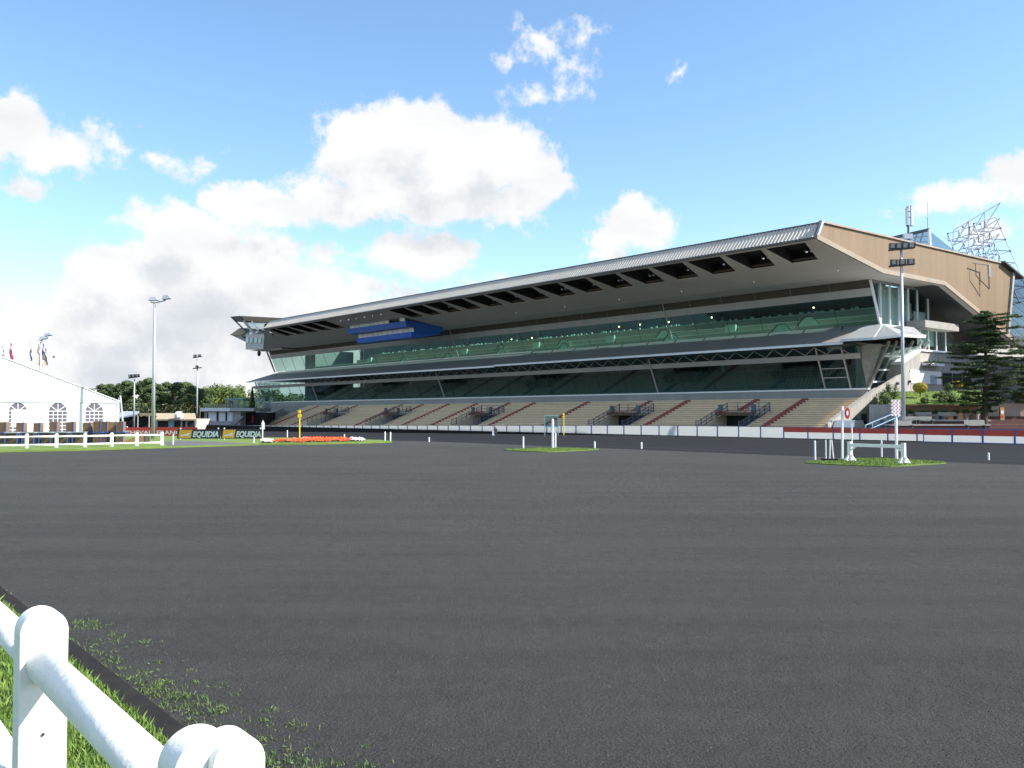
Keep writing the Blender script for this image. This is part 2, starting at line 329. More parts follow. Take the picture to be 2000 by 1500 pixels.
# ------------------------------------------------------------------ mesh helpers
ORG = {}
class MB:
    def __init__(self): self.v = []; self.f = []
    def add(self, vs, fs):
        n = len(self.v); self.v += [Vector(p) for p in vs]; self.f += [tuple(i+n for i in f) for f in fs]; return self
    def hexa(self, p):   # 8 points: bottom 4 ccw, top 4 ccw
        return self.add(p, [(3,2,1,0),(4,5,6,7),(0,1,5,4),(1,2,6,5),(2,3,7,6),(3,0,4,7)])
    def box(self, x0, x1, y0, y1, z0, z1):
        return self.hexa([(x0,y0,z0),(x1,y0,z0),(x1,y1,z0),(x0,y1,z0),(x0,y0,z1),(x1,y0,z1),(x1,y1,z1),(x0,y1,z1)])
    def sbox(self, s0, s1, t0, t1, z0, z1):
        return self.hexa([L(s0,t0,z0),L(s0,t1,z0),L(s1,t1,z0),L(s1,t0,z0),L(s0,t0,z1),L(s0,t1,z1),L(s1,t1,z1),L(s1,t0,z1)])
    def prism(self, ring0, ring1):
        n = len(ring0)
        return self.add(list(ring0)+list(ring1), [tuple(reversed(range(n))), tuple(range(n, 2*n))] + [(i, (i+1)%n, n+(i+1)%n, n+i) for i in range(n)])
    def ptz(self, poly, s0, s1): return self.prism([L(s0,t,z) for t,z in poly], [L(s1,t,z) for t,z in poly])
    def psz(self, poly, t0, t1): return self.prism([L(s,t0,z) for s,z in poly], [L(s,t1,z) for s,z in poly])
    def pst(self, poly, z0, z1): return self.prism([L(s,t,z0) for s,t in poly], [L(s,t,z1) for s,t in poly])
    def extr(self, poly, d):
        d = Vector(d); return self.prism([Vector(p) for p in poly], [Vector(p)+d for p in poly])
    def tube(self, p0, p1, r0, r1=None, n=8):
        p0, p1 = Vector(p0), Vector(p1); r1 = r0 if r1 is None else r1
        q = (p1-p0).to_track_quat('Z', 'Y'); a = []; b = []
        for i in range(n):
            d = q @ Vector((math.cos(2*math.pi*i/n), math.sin(2*math.pi*i/n), 0)); a.append(p0+d*r0); b.append(p1+d*r1)
        return self.prism(a, b)
    def bar(self, p0, p1, w, d, up=(0,0,1)):
        p0, p1, up = Vector(p0), Vector(p1), Vector(up); x = (p1-p0).normalized()
        if up.cross(x).length < .02: up = V
        y = up.cross(x).normalized(); z = x.cross(y)
        r = [y*w/2*a + z*d/2*b for a, b in ((-1,-1),(1,-1),(1,1),(-1,1))]
        return self.prism([p0+k for k in r], [p1+k for k in r])
    def quad(self, a, b, c, d): return self.add([a,b,c,d], [(0,1,2,3)])
    def ball(self, c, r, seg=8, rings=5, sq=(1,1,1)):
        vs = []; fs = []; c = Vector(c)
        for i in range(rings+1):
            th = math.pi*i/rings
            for j in range(seg):
                ph = 2*math.pi*j/seg
                vs.append(c+Vector((r*sq[0]*math.sin(th)*math.cos(ph), r*sq[1]*math.sin(th)*math.sin(ph), r*sq[2]*math.cos(th))))
        for i in range(rings):
            for j in range(seg):
                fs.append((i*seg+j, (i+1)*seg+j, (i+1)*seg+(j+1)%seg, i*seg+(j+1)%seg))
        return self.add(vs, fs)
    def leaf(self, c, size, nrm=None):
        n = Vector((random.gauss(0,1), random.gauss(0,1), random.gauss(0,1))) if nrm is None else Vector(nrm)
        q = n.normalized().to_track_quat('Z', 'Y'); a = random.random()*6.28
        e = q @ Vector((math.cos(a), math.sin(a), 0)); g = q @ Vector((-math.sin(a), math.cos(a), 0)); c = Vector(c)
        return self.add([c-e*size, c-g*size*.45, c+e*size, c+g*size*.45], [(0,1,2,3)])
    def build(self, name, m, parent=None, smooth=False, bevel=0, fix=False):
        org = ORG.get(parent.name, Vector()) if parent else Vector()
        me = bpy.data.meshes.new(name)
        me.from_pydata([tuple(p-org) for p in self.v], [], self.f)
        if fix:
            bm = bmesh.new(); bm.from_mesh(me); bmesh.ops.recalc_face_normals(bm, faces=bm.faces[:]); bm.to_mesh(me); bm.free()
        me.materials.append(MATS[m]); 
        if smooth: me.polygons.foreach_set('use_smooth', [True]*len(me.polygons))
        o = bpy.data.objects.new(name, me); COL.objects.link(o); o.parent = parent
        if parent: ORG[o.name] = org
        if bevel:
            b = o.modifiers.new('bevel', 'BEVEL'); b.width = bevel; b.segments = 3; b.limit_method = 'ANGLE'
        return o

def tag(o, label=None, cat=None, group=None, kind=None):
    for k, v in (('label', label), ('category', cat), ('group', group), ('kind', kind)):
        if v: o[k] = v
    return o
def thing(name, base, label, cat, group=None, local=False, rz=0):
    o = bpy.data.objects.new(name, None); COL.objects.link(o); o.empty_display_size = .3
    o.location = base; o.rotation_euler.z = rz
    ORG[o.name] = Vector() if local else Vector(base)
    return tag(o, label, cat, group)
UNIT = {}
def bar_obj(name, p0, p1, r, m, parent):
    if m not in UNIT:
        b = MB().tube((0,0,0), (0,0,1), 1, n=8); me = bpy.data.meshes.new('round_bar'); me.from_pydata([tuple(p) for p in b.v], [], b.f); me.materials.append(MATS[m]); UNIT[m] = me
    p0, p1 = Vector(p0), Vector(p1); d = p1-p0
    o = bpy.data.objects.new(name, UNIT[m]); COL.objects.link(o); o.parent = parent
    o.location = p0 - ORG.get(parent.name, Vector()); o.rotation_mode = 'QUATERNION'; o.rotation_quaternion = d.to_track_quat('Z', 'Y'); o.scale = (r, r, d.length)
    return o
def copy_tree(o, parent=None):
    c = o.copy(); COL.objects.link(c); c.parent = parent
    for ch in list(o.children): copy_tree(ch, c)
    return c
def text_mesh(name, txt, size, m, parent, origin, xdir, ydir, shear=0, bold=0, sx=1.0, align='LEFT'):
    cu = bpy.data.curves.new('txt', 'FONT'); cu.body = txt; cu.size = size; cu.shear = shear; cu.offset = bold; cu.align_x = align; cu.extrude = .004; cu.resolution_u = 4
    to = bpy.data.objects.new('txt', cu); COL.objects.link(to)
    dg = bpy.context.evaluated_depsgraph_get(); me = bpy.data.meshes.new_from_object(to.evaluated_get(dg))
    bpy.data.objects.remove(to)
    X, Y = Vector(xdir).normalized(), Vector(ydir).normalized(); Z = X.cross(Y); org = ORG.get(parent.name, Vector())
    for v in me.vertices: v.co = Vector(origin) + X*v.co.x*sx + Y*v.co.y + Z*v.co.z - org
    me.materials.clear(); me.materials.append(MATS[m])
    o = bpy.data.objects.new(name, me); COL.objects.link(o); o.parent = parent
    return o

# ------------------------------------------------------------------ the ground
BR = [-3500,-800,-100,0,30,60,80,100,120,140,160,180,200,250,800,3500]
def strip_sheet(name, m, t0, t1, s0, s1, lift):
    b = MB(); ss = [s0]+[s for s in BR if s0 < s < s1]+[s1]
    for a, c in zip(ss[:-1], ss[1:]):
        b.quad(L(a,t0,hs(a)+lift), L(a,t1,hs(a)+lift), L(c,t1,hs(c)+lift), L(c,t0,hs(c)+lift))
    return tag(b.build(name, m, fix=True), kind='structure')
strip_sheet('ground', 'cinder', -3500, 3500, -3500, 3500, 0)
strip_sheet('race_track', 'cinder_dark', 41.4, 69.9, -120, 250, .004)
strip_sheet('apron_pavement', 'apron', 70.9, 150, -60, 260, .006)
for o in bpy.data.objects:
    if o.name == 'ground' and o.data.polygons[0].normal.z < 0: o.data.flip_normals()

strip_sheet('track_edge', 'cinder', 44.2, 44.5, -120, 250, .012)
strip_sheet('track_edge', 'cinder', 65.6, 65.9, -120, 250, .012)
def sheet(name, m, pts, thick, kind='structure'):
    b = MB(); n = len(pts); top = [Vector(p) for p in pts]; bot = [p-Vector((0,0,thick)) for p in top]
    b.prism(bot, top); o = b.build(name, m, fix=True); tag(o, kind=kind); return o
front = [(-250,889),(0,882),(150,879),(325,873.6),(365,872.4),(505,868.2),(600,867.3),(700,865.4),(766,863.2)]
back = [(745,860.3),(640,857.5),(560,855.6),(511,855),(440,852.5),(250,851),(0,851),(-250,851)]
sheet('lawn', 'grass', [G(x,y,.05)+Vector((0,0,.05)) for x,y in front+back], .25)
pth = [(327,873.2),(499,868.4),(425,863.8),(345,861.6),(322,864)]
sheet('path', 'asphalt', [G(x,y,.05)+Vector((0,0,.058)) for x,y in pth], .05)
def blades(name, m, pts, hmin, hmax, w, label, cat='grass', kind='stuff', lean=.35):
    b = MB()
    for p in pts:
        h = random.uniform(hmin, hmax); a = random.random()*6.28; d = Vector((math.cos(a), math.sin(a), 0)); e = Vector((-d.y, d.x, 0))
        k = random.gauss(0, lean)*h; p = Vector(p)
        b.add([p-e*w/2, p+e*w/2, p+d*k*.4+Vector((0,0,h*.6))+e*w*.3, p+d*k+Vector((0,0,h))], [(0,1,2),(0,2,3)])
    return tag(b.build(name, m), label, cat, kind=kind)
def in_poly(x, y, poly):
    r = False; n = len(poly)
    for i in range(n):
        x1, y1 = poly[i][:2]; x2, y2 = poly[(i+1)%n][:2]
        if (y1 > y) != (y2 > y) and x < (x2-x1)*(y-y1)/(y2-y1)+x1: r = not r
    return r
def scatter(poly, n, z):
    xs = [p[0] for p in poly]; ys = [p[1] for p in poly]; out = []
    while len(out) < n:
        x, y = random.uniform(min(xs), max(xs)), random.uniform(min(ys), max(ys))
        if in_poly(x, y, poly): out.append((x, y, z if not callable(z) else z(x, y)))
    return out
# grass islands at the edge of the track
def smooth_ring(pts, n=5):
    out = []; m = len(pts)
    for i in range(m):
        p0, p1, p2, p3 = (Vector(pts[(i+k-1) % m]) for k in range(4))
        for j in range(n):
            t = j/n; out.append(.5*((2*p1)+(-p0+p2)*t+(2*p0-5*p1+4*p2-p3)*t*t+(-p0+3*p1-3*p2+p3)*t**3))
    return out
for pts, lab, nb in (([(984,878.5),(1040,876),(1085,875.2),(1130,875.8),(1169,877.2),(1130,879.8),(1070,882.2),(1020,880.6)], 'flat grass island under the tall white post mid track', 6000),
                 ([(1572,903),(1620,899.5),(1690,895.5),(1770,898),(1848,903.5),(1800,907),(1740,910.3),(1650,908)], 'flat grass island under the white hurdle', 9000)):
    ring = smooth_ring([G(x,y,.03) for x,y in pts])
    for p in ring: p.z = .04
    o = sheet('grass_island', 'grass', ring, .12)
    blades('island_grass', 'blade', scatter(ring, nb, .035), .03, .075, .03, 'short mown grass on the '+lab)

# near verge: grass bank, rubber edging strip, weeds
KA, KB = Vector((-2.25, 6.14, 0)), Vector((-6.04, 10.83, 0))
kd = (KB-KA).normalized(); kn = Vector((-kd.y, kd.x, 0)); kn = kn if kn.x < 0 else -kn
k0, k1 = KA - kd*9, KA + kd*40
sheet('grass_verge', 'grass_near', [k0+kn*.1+Vector((0,0,.05)), k1+kn*.1+Vector((0,0,.05)), k1+kn*14+Vector((0,0,.12)), k0+kn*14+Vector((0,0,.12))], .3)
b = MB(); N = 60
for i in range(N):                                    # a slightly wandering strip
    a, c = k0+(k1-k0)*(i/N), k0+(k1-k0)*((i+1)/N)
    b.hexa([a-kn*.07, c-kn*.07, c+kn*.1, a+kn*.1, a-kn*.07+Vector((0,0,.055)), c-kn*.07+Vector((0,0,.055)), c+kn*.1+Vector((0,0,.06)), a+kn*.1+Vector((0,0,.06))])
tag(b.build('edging_strip', 'rubber', fix=True), kind='structure')
vp = []
for _ in range(70000):
    a = random.uniform(-4.5, 8.5); d = .12+abs(random.random()**1.3)*4.2
    p = KA+kd*a+kn*d
    if p.y < 1.2 or abs(p.x/p.y) > .66: continue
    vp.append((p.x, p.y, .05+.005*d))
blades('verge_grass', 'blade', vp, .03, .085, .011, 'mown green grass behind the near white fence', lean=.5)
wp = []
for _ in range(430):
    a = random.uniform(-4.8, 4.5); d = abs(random.gauss(0, .26)) + max(0, -a-.4)*.16*random.random()*1.6
    c = KA+kd*a-kn*(.1+d)
    if random.random() > min(1, .25+max(0, 2.2-a)*.28): continue
    for __ in range(random.randint(6, 40)):
        sg = random.choice((.02,.035,.07)); wp.append((c.x+random.gauss(0,sg), c.y+random.gauss(0,sg), 0))
for _ in range(900):
    a = random.uniform(-4.5, 7); c = KA+kd*a+kn*random.uniform(-.12,.13)
    wp.append((c.x, c.y, .03))
blades('weed_grass', 'blade_weed', wp, .008, .036, .006, 'ragged weeds growing out of the cinders along the edging strip', lean=.8)
b = MB()
for _ in range(170):
    a = random.uniform(-4.6, 3.0); d = abs(random.gauss(0, .3))+max(0,-a)*.12*random.random()
    c = KA+kd*a-kn*(.12+d)+Vector((random.gauss(0,.04), random.gauss(0,.04), random.uniform(.012,.03)))
    b.leaf(c, random.uniform(.010,.022), (random.gauss(0,.3), random.gauss(0,.3), 1))
tag(b.build('weed_leaves', 'blade_weed'), 'small broad weed leaves flat on the cinders', 'weeds', kind='stuff')
b = MB()
for _ in range(60000):                                  # loose cinders close to the camera
    y = 4.2 + 9*random.random()**1.6; x = random.uniform(-.62,.62)*y
    if (Vector((x,y,0))-KA).dot(kn) > -.05: continue
    r = random.uniform(.0025,.006)*(1.6 if random.random() < .06 else 1)
    p = Vector((x,y,r*.3)); a = random.random()*6.28; vs = []
    for i in range(3): vs.append(p+Vector((r*math.cos(a+2.1*i)*random.uniform(.7,1.3), r*math.sin(a+2.1*i)*random.uniform(.7,1.3), -r*.4)))
    vs.append(p+Vector((random.gauss(0,.2)*r, random.gauss(0,.2)*r, r*random.uniform(.4,1))))
    b.add(vs, [(0,1,3),(1,2,3),(2,0,3)])
tag(b.build('loose_cinders', 'gravel'), 'loose dark grit lying on the near track surface', 'grit', kind='stuff')

# ------------------------------------------------------------------ GRANDSTAND
S0, S1 = 56.0, 221.0
gs = thing('grandstand', L(140, 100, 0), 'long grandstand with overhanging grey roof, glazed tiers and brown end wall', 'grandstand')
def part(b, name, m, parent=None, **k): return b.build(name, m, parent or gs, fix=True, **k)
TR, RI = .68, .257                        # terrace tread and rise
VOM = [(66.0,72.4),(84.9,91.4),(117.8,123.9),(145.8,151.6),(169.3,175.2)]
T_OPEN = 97.2
def split(s0, s1, cuts):
    out = []; a = s0
    for c, d in cuts:
        out.append((a, c)); a = d
    out.append((a, s1)); return out
for j in range(18):
    tb, tf, zt = 102-TR*j, 102-TR*(j+1), 4.12-RI*j
    prof = [(tb+.06, zt), (tf-.05, zt), (tf-.05, zt-.11), (tb+.06, zt-.11)]
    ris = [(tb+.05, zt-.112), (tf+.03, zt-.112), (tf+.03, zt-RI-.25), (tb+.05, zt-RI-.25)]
    segs = split(53.6, 196, VOM) if tb < T_OPEN+.1 else [(53.6, 196)]
    for a, c in segs: st_ = part(MB().ptz(prof, a, c), 'terrace_step', 'plank_beige'); part(MB().ptz(ris, a, c), 'riser', 'riser_shaded_beige', st_)
STAIRS = [(63.7,18),(70.8,6),(82.2,18),(89.2,6),(102.1,18),(114.9,18),(121.6,6),(130.7,18),(139.4,18),(147.9,6),(155.3,18),(173.0,6),(181.5,18),(190.5,18)]
for sc, rows in STAIRS:
    b = MB(); w = .48
    for j in range(rows):
        tf, zt = 102-TR*(j+1), 4.12-RI*j
        b.sbox(sc-w, sc+w, tf-.056, tf+TR*.5, zt-.12, zt+.006)
        b.sbox(sc-w, sc+w, tf-.40, tf-.058, zt-RI-.02, zt-RI*.5)
    part(b, 'stair_flight', 'red_paint')
for (a, c) in VOM:
    vo = MB()
    for s in (a, c):
        vo.ptz([(90.4,-1.3),(90.4,.25),(91.2,.25),(T_OPEN,2.55),(T_OPEN,-1.3)], s-.12, s+.12)
    vo.sbox(a+.12, c-.12, T_OPEN-.1, T_OPEN+.1, 2.3, 2.6)
    v = part(vo, 'vomitory', 'concrete_beige')
    part(MB().sbox(a+.13, c-.13, 96.8, 97.0, -1.3, 2.0), 'portal', 'recess', v)
    part(MB().sbox(a+.13, c-.13, 94.4, 96.75, 1.98, 2.18), 'platform', 'concrete_beige', v)
    part(MB().sbox(a+.3, c-.3, 94.1, 94.38, 2.0, 2.38), 'flower_box', 'brown_ledge', v)
    fb = MB()
    for _ in range(420):
        fb.leaf(L(random.uniform(a+.25,c-.25), random.uniform(93.95,94.5), 2.38+random.random()*.28-.06), .07)
    part(fb, 'flowers', 'flower_pink', v)
    for s in (a+.7, c-.7):
        part(MB().tube(L(s,94.75,2.18), L(s,94.75,3.35), .3, n=10), 'drum', 'blue_grey', v)
    r = MB()
    for s in (a, c):
        pts = [(90.6,.25),(91.2,.25),(T_OPEN,2.55)]
        zz = lambda t: .25 if t < 91.2 else .25+(t-91.2)/(T_OPEN-91.2)*2.3
        for k in range(7):
            t = 90.7+(T_OPEN-90.8)*k/6; r.bar(L(s,t,zz(t)), L(s,t,zz(t)+1.05), .07, .07, V)
        for hgt in (1.05, .55, .12):
            r.bar(L(s,90.7,zz(90.7)+hgt), L(s,91.2,zz(91.2)+hgt), .06, .06); r.bar(L(s,91.2,zz(91.2)+hgt), L(s,T_OPEN-.1,zz(T_OPEN)+hgt), .06, .06)
        for k in range(40):
            t = 90.7+(T_OPEN-90.8)*k/39; r.bar(L(s,t,zz(t)+.12), L(s,t,zz(t)+1.05), .02, .02, V)
    for hgt in (1.05, .55, .12): r.bar(L(a,T_OPEN-.05,2.55+hgt), L(c,T_OPEN-.05,2.55+hgt), .06, .06)
    for k in range(5):
        s = a+(c-a)*k/4; r.bar(L(s,T_OPEN-.05,2.5), L(s,T_OPEN-.05,3.6), .07, .07, V)
    part(r, 'railing', 'blue_grey', v)
# fascia panels and white coping
BAY = 5.5
nb = int((S1-S0)/BAY)
for i in range(nb): part(MB().sbox(S0+BAY*i+.012, S0+BAY*(i+1)-.012, 102.0, 102.15, 4.05, 5.07), 'fascia_panel', 'fascia_grey')
part(MB().sbox(S0-.4, S1, 101.82, 102.35, 5.08, 5.27), 'coping', 'white_paint')
part(MB().sbox(S0, S1, 102.18, 102.4, -1.5, 5.06), 'base_wall', 'concrete_grey')
part(MB().sbox(196, S1, 98, 102.1, -1.5, 3.2), 'base_block', 'concrete_grey')
# lower glazing, leaning out
def tl(z): return 102.2-(z-5.2)*.431
def tu(z): return 105.5-(z-13.05)*.43
def leanpane(s0, s1, z0, z1, f, th=.03):
    return MB().ptz([(f(z0),z0),(f(z1),z1),(f(z1)+th,z1),(f(z0)+th,z0)], s0, s1)
for i in range(nb):
    a, c = S0+BAY*i+.03, S0+BAY*(i+1)-.03
    part(leanpane(a, c, 5.3, 8.75, tl), 'glass_pane', 'glass_front')
    part(leanpane(a, c, 9.4, 10.3, tl), 'glass_pane', 'glass_front')
    part(leanpane(a, c, 13.15, 16.5, tu), 'glass_pane', 'glass_upper')
    part(leanpane(a, c, 17.45, 18.38, tu), 'spandrel', 'strip_brown')
    part(leanpane(a-.06, a, 5.3, 8.75, tl, .08), 'mullion', 'dark_metal')
    part(leanpane(a-.05, a, 13.15, 16.5, tu, .06), 'mullion', 'dark_metal')
part(MB().ptz([(tl(8.74)-.12,8.74),(tl(9.38)-.12,9.38),(tl(9.38)+.35,9.38),(tl(8.74)+.35,8.74)], S0-.2, S1+3), 'beam', 'beam_grey')
part(MB().ptz([(tu(16.5)-.12,16.5),(tu(17.42)-.12,17.42),(tu(17.42)+.35,17.42),(tu(16.5)+.35,16.5)], S0, S1), 'beam', 'beam_grey')
for s in (57.9, 61.3, 88.3, 141.5, 192.0): part(MB().bar(L(s,tl(5.3)-.16,5.3), L(s,tl(10.2)-.16,10.2), .17, .17), 'strut', 'beam_grey')
for s in (88.3, 141.5): part(MB().bar(L(s,tu(13.3)-.14,13.3), L(s,tu(18.35)-.14,18.35), .12, .12), 'strut', 'beam_grey')
for z in (6.6, 7.7): part(MB().bar(L(57.9,tl(z)-.14,z), L(61.3,tl(z)-.14,z), .1, .1), 'rung', 'beam_grey')
k = 0; s = S0+1
while s < S1-2:
    z0, z1 = (9.4, 10.28) if k % 2 == 0 else (10.28, 9.4)
    bar_obj('truss_member', L(s,tl(z0)-.35,z0), L(s+1.45,tl(z1)-.35,z1), .045, 'beam_grey', gs); s += 1.45; k += 1
# mid canopy and gutter, in two lengths
for a, c, dz, m in ((S0-.1, 120.0, 0, 'canopy'), (120.0, S1-2, -.12, 'canopy')):
    part(MB().ptz([(96.9,10.42+dz),(105.4,13.02+dz),(105.4,13.14+dz),(96.9,10.54+dz)], a, c), 'canopy_roof', m)
    part(MB().ptz([(96.7,10.22+dz),(96.95,10.22+dz),(96.95,10.5+dz),(96.7,10.5+dz)], a, c), 'gutter', 'steel')
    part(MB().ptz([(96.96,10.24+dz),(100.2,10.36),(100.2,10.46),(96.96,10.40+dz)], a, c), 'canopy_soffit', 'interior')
for k in range(12):
    s = 60+5.3*k; part(MB().bar(L(s,103.6,12.62), L(s,104.0,13.0), .12, .12), 'canopy_bracket', 'dark_metal')
part(MB().sbox(120, S1-6, 105.2, 105.36, 13.04, 13.2), 'canopy_edge', 'steel')
part(MB().prism([L(S1-2,96.9,10.3), L(S1-2,105.4,12.9), L(S1+5,103,10.6), L(S1+3,98.5,10.3)], [L(S1-2,96.9,10.45), L(S1-2,105.4,13.05), L(S1+5,103,10.72), L(S1+3,98.5,10.45)]), 'canopy_corner', 'canopy')
# inside
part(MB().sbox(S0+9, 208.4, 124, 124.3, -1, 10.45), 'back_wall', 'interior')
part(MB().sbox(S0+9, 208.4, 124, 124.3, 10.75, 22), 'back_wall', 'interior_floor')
part(MB().sbox(S0+.4, S1-1, 100.6, 124, 10.5, 10.7), 'middle_floor', 'interior_floor')
part(MB().sbox(S0+.4, S1-1, 102.6, 124, 4.6, 4.75), 'lower_floor', 'interior_floor')
for k in range(9):
    part(MB().sbox(S0+1.5, 200, 104+1.1*k, 105.1+1.1*k, 4.76, 5.0+.36*k), 'seat_tier', 'interior_floor')
b = MB()
for k in range(9):
    z = 5.0+.36*k; s = S0+2
    while s < 198:
        b.sbox(s, s+.44, 104.35+1.1*k, 104.8+1.1*k, z+.36, z+.42); b.sbox(s, s+.44, 104.8+1.1*k, 104.86+1.1*k, z+.40, z+.85); s += .56
tag(part(b, 'seat_rows', 'seat_green'), 'rows of dark green tip-up seats behind the lower glazing', kind='stuff')
for k, (t, z) in enumerate(((108.0,13.95),(111.2,15.0),(114.6,16.35))):
    x1 = 205 if k == 0 else 190
    part(MB().sbox(S0+.6, x1, t, t+.12, z-1.9, z-.06), 'parapet', 'parapet')
    part(MB().sbox(S0+.6, x1, t-.05, t+.17, z-.058, z+.03), 'parapet_rail', 'parapet_cap')
    part(MB().sbox(S0+.6, x1, t+.13, t+3.3, z-1.3, z-1.15), 'tier_floor', 'interior_floor')
b = MB(); s = S0+1
while s < 186:
    if random.random() < .6: b.sbox(s, s+random.uniform(.25,.6), 114.55, 114.75, 16.4, 16.4+random.uniform(.12,.3))
    s += random.uniform(.4,1.1)
tag(part(b, 'table_clutter', 'hood'), 'small tables and signs along the top rail', kind='stuff')
for x, y, t in ((1530,646,107.6),(1315,662,107.6),(1106,680,107.6),(982,692,107.6),(879,700,107.6),(792,708,107.6),(1582,628,110.8),(1300,648,110.8),(1104,664,110.8),(982,674,110.8)):
    s, _, _ = Pt(x, y, t); z = 13.05 if t < 109 else 14.1
    hd = part(MB().psz([(s-1.9,z),(s+1.9,z),(s+.55,z+1.25),(s-.55,z+1.25)], t-.35, t-.25), 'stair_hood', 'hood')
    fr = MB(); q = [(s-1.95,z),(s-.58,z+1.3),(s+.58,z+1.3),(s+1.95,z)]
    for p0, p1 in zip(q[:-1], q[1:]): fr.bar(L(p0[0],t-.42,p0[1]), L(p1[0],t-.42,p1[1]), .1, .1)
    part(fr, 'hood_frame', 'dark_metal', hd)
for x, y in ((1425,628),(1190,648),(905,678),(1045,665),(720,700)):
    s, _, z = Pt(x, y, 110.5); part(MB().sbox(s-.9, s+.9, 110.6, 111.0, 13.7, 15.3), 'glass_booth', 'hood')
for x, y in ((1589,601),(1390,620),(1306,629),(1250,634),(1209,638),(999,663),(1039,660)):
    s, t, z = Pt(x, y, 110.5); part(MB().ball(L(s,t,z), .10), 'ceiling_lamp', 'lamp_glow')
for x, y, w in ((1602,590,2.2),(1242,627,2.2),(1098,642,2.6)):
    s, t, z = Pt(x, y, 106.5); part(MB().sbox(s-w/2, s+w/2, 106.2, 106.8, 16.9, 16.98), 'strip_lamp', 'lens')
part(MB().sbox(208.5, 214, 110, 121, -1, 18.3), 'stair_core', 'interior_floor')
for s in range(66, 200, 22):
    part(MB().sbox(s-.3, s+.3, 117, 117.6, 4, 18.4), 'column', 'concrete_grey')
# roof: soffit with light bays, corrugated lip, deck
def zs(t): return 20.6-(t-85)*.163 if t < 98.5 else 18.4
bays = [53.9+5.55*i for i in range(24)]
bays = [s for s in bays if not (133.5 < s < 158.5)]
sf = MB()
def sq(s0, s1, t0, t1, s2=None, s3=None): sf.quad(L(s0,t0,zs(t0)), L(s1,t0,zs(t0)), L(s1 if s2 is None else s2,t1,zs(t1)), L(s0 if s3 is None else s3,t1,zs(t1)))
sq(52.2, 184, 85, 86); sq(52.2, 193, 91.9, 98.5); sq(52.2, 222, 98.5, 107.5, None, None)
prev = (52.2, 52.2)
for s in bays:
    sf.quad(L(prev[0],86,zs(86)), L(s,86,zs(86)), L(s+2,91.9,zs(91.9)), L(prev[1],91.9,zs(91.9))); prev = (s+4.85, s+5.2)
sf.quad(L(prev[0],86,zs(86)), L(184,86,zs(86)), L(193,91.9,zs(91.9)), L(prev[1],91.9,zs(91.9)))
sf.quad(L(52.3,107.5,18.4),L(57,107.5,18.4),L(57,118,18.4),L(52.3,118,18.4))
sf.add([L(184,85,20.6), L(193,91.9,zs(91.9)), L(193,98.5,18.4), L(214,98.5,18.4)], [(0,1,3),(1,2,3)])
sof = part(sf, 'soffit', 'soffit')
for s in bays:
    q = [(s,86),(s+4.85,86),(s+5.2,91.9),(s+2,91.9)]; b = MB()
    lo = [L(a,t,zs(t)+.003) for a, t in q]; hi = [L(a,t,zs(t)+1.35) for a, t in q]
    b.add(lo+hi, [(4,5,6,7),(0,1,5,4),(1,2,6,5),(2,3,7,6),(3,0,4,7)])
    bay = part(b, 'light_bay', 'recess')
    part(MB().psz([(s+1.9,zs(91)+.02),(s+5.0,zs(91)+.02),(s+5.0,zs(91)+.22),(s+1.9,zs(91)+.22)], 91.3, 91.6), 'ledge', 'brown_ledge', bay)
    part(MB().prism([L(s+1.6,91.6,zs(91.6)-.06), L(s+5.3,91.6,zs(91.6)-.06), L(s+5.3,92.1,zs(92.1)-.06), L(s+1.9,92.1,zs(92.1)-.06)],[L(s+1.6,91.6,zs(91.6)-.01), L(s+5.3,91.6,zs(91.6)-.01), L(s+5.3,92.1,zs(92.1)-.01), L(s+1.9,92.1,zs(92.1)-.01)]), 'sill', 'soffit', bay)
    for k in range(random.choice((2,2,3))):
        p = L(s+1.7+.75*k+random.uniform(-.1,.1), 90.2, zs(90)+.75); f = (V*(-1)*.5+Vector((0,0,-.7))).normalized()
        fl = part(MB().tube(p, p+f*.28, .15, .25, 10), 'floodlight', 'dark_metal', bay)
        part(MB().ball(p+f*.3, .2, 8, 5), 'lens', 'lens', bay)
for k in range(10):
    s = 56+11.5*k; part(MB().tube(L(s,96.2,zs(96.2)), L(s,96.2,zs(96.2)-.16), .07, .05, 6), 'soffit_lamp', 'lens')
b = MB(); pitch = .46; s = 52.1; prof = [(0,0),(.16,0),(.21,.085),(.40,.085)]
pts = []
while s < 184:
    pts += [(s+a, d) for a, d in prof]; s += pitch
pts.append((184,0))
nrm = Vector((0,0,.68))-V*.73
lowp = [L(a,84.9,20.62)+nrm*d for a, d in pts]; topp = [L(a,86.4,22.3)+nrm*d for a, d in pts]
n = len(pts); b.add(lowp+topp, [(i,i+1,n+i+1,n+i) for i in range(n-1)])
part(b, 'roof_lip', 'roof_sheet')
part(MB().ptz([(86.3,22.28),(86.6,22.28),(86.6,22.45),(86.3,22.45)], 52.0, 184.2), 'ridge_trim', 'dark_metal')
part(MB().ptz([(84.75,20.42),(85.1,20.42),(85.1,20.6),(84.75,20.6)], 52.0, 184.2), 'drip_edge', 'bronze_metal')
part(MB().pst([(52.3,86.65),(184,86.65),(221,104),(221,109),(52.3,109)], 22.1, 22.4), 'roof_deck', 'canopy')
part(MB().pst([(52.3,120),(221,120),(221,132.7),(52.3,132.7)], 22.1, 22.4), 'roof_deck', 'canopy')
for i in range(30): part(MB().sbox(52.4+5.6*i, 57.9+5.6*i, 109.02, 119.98, 22.2, 22.24), 'added_skylight_pane', 'glass_clear')  # glazed strip added in the deck to let daylight onto the tiers
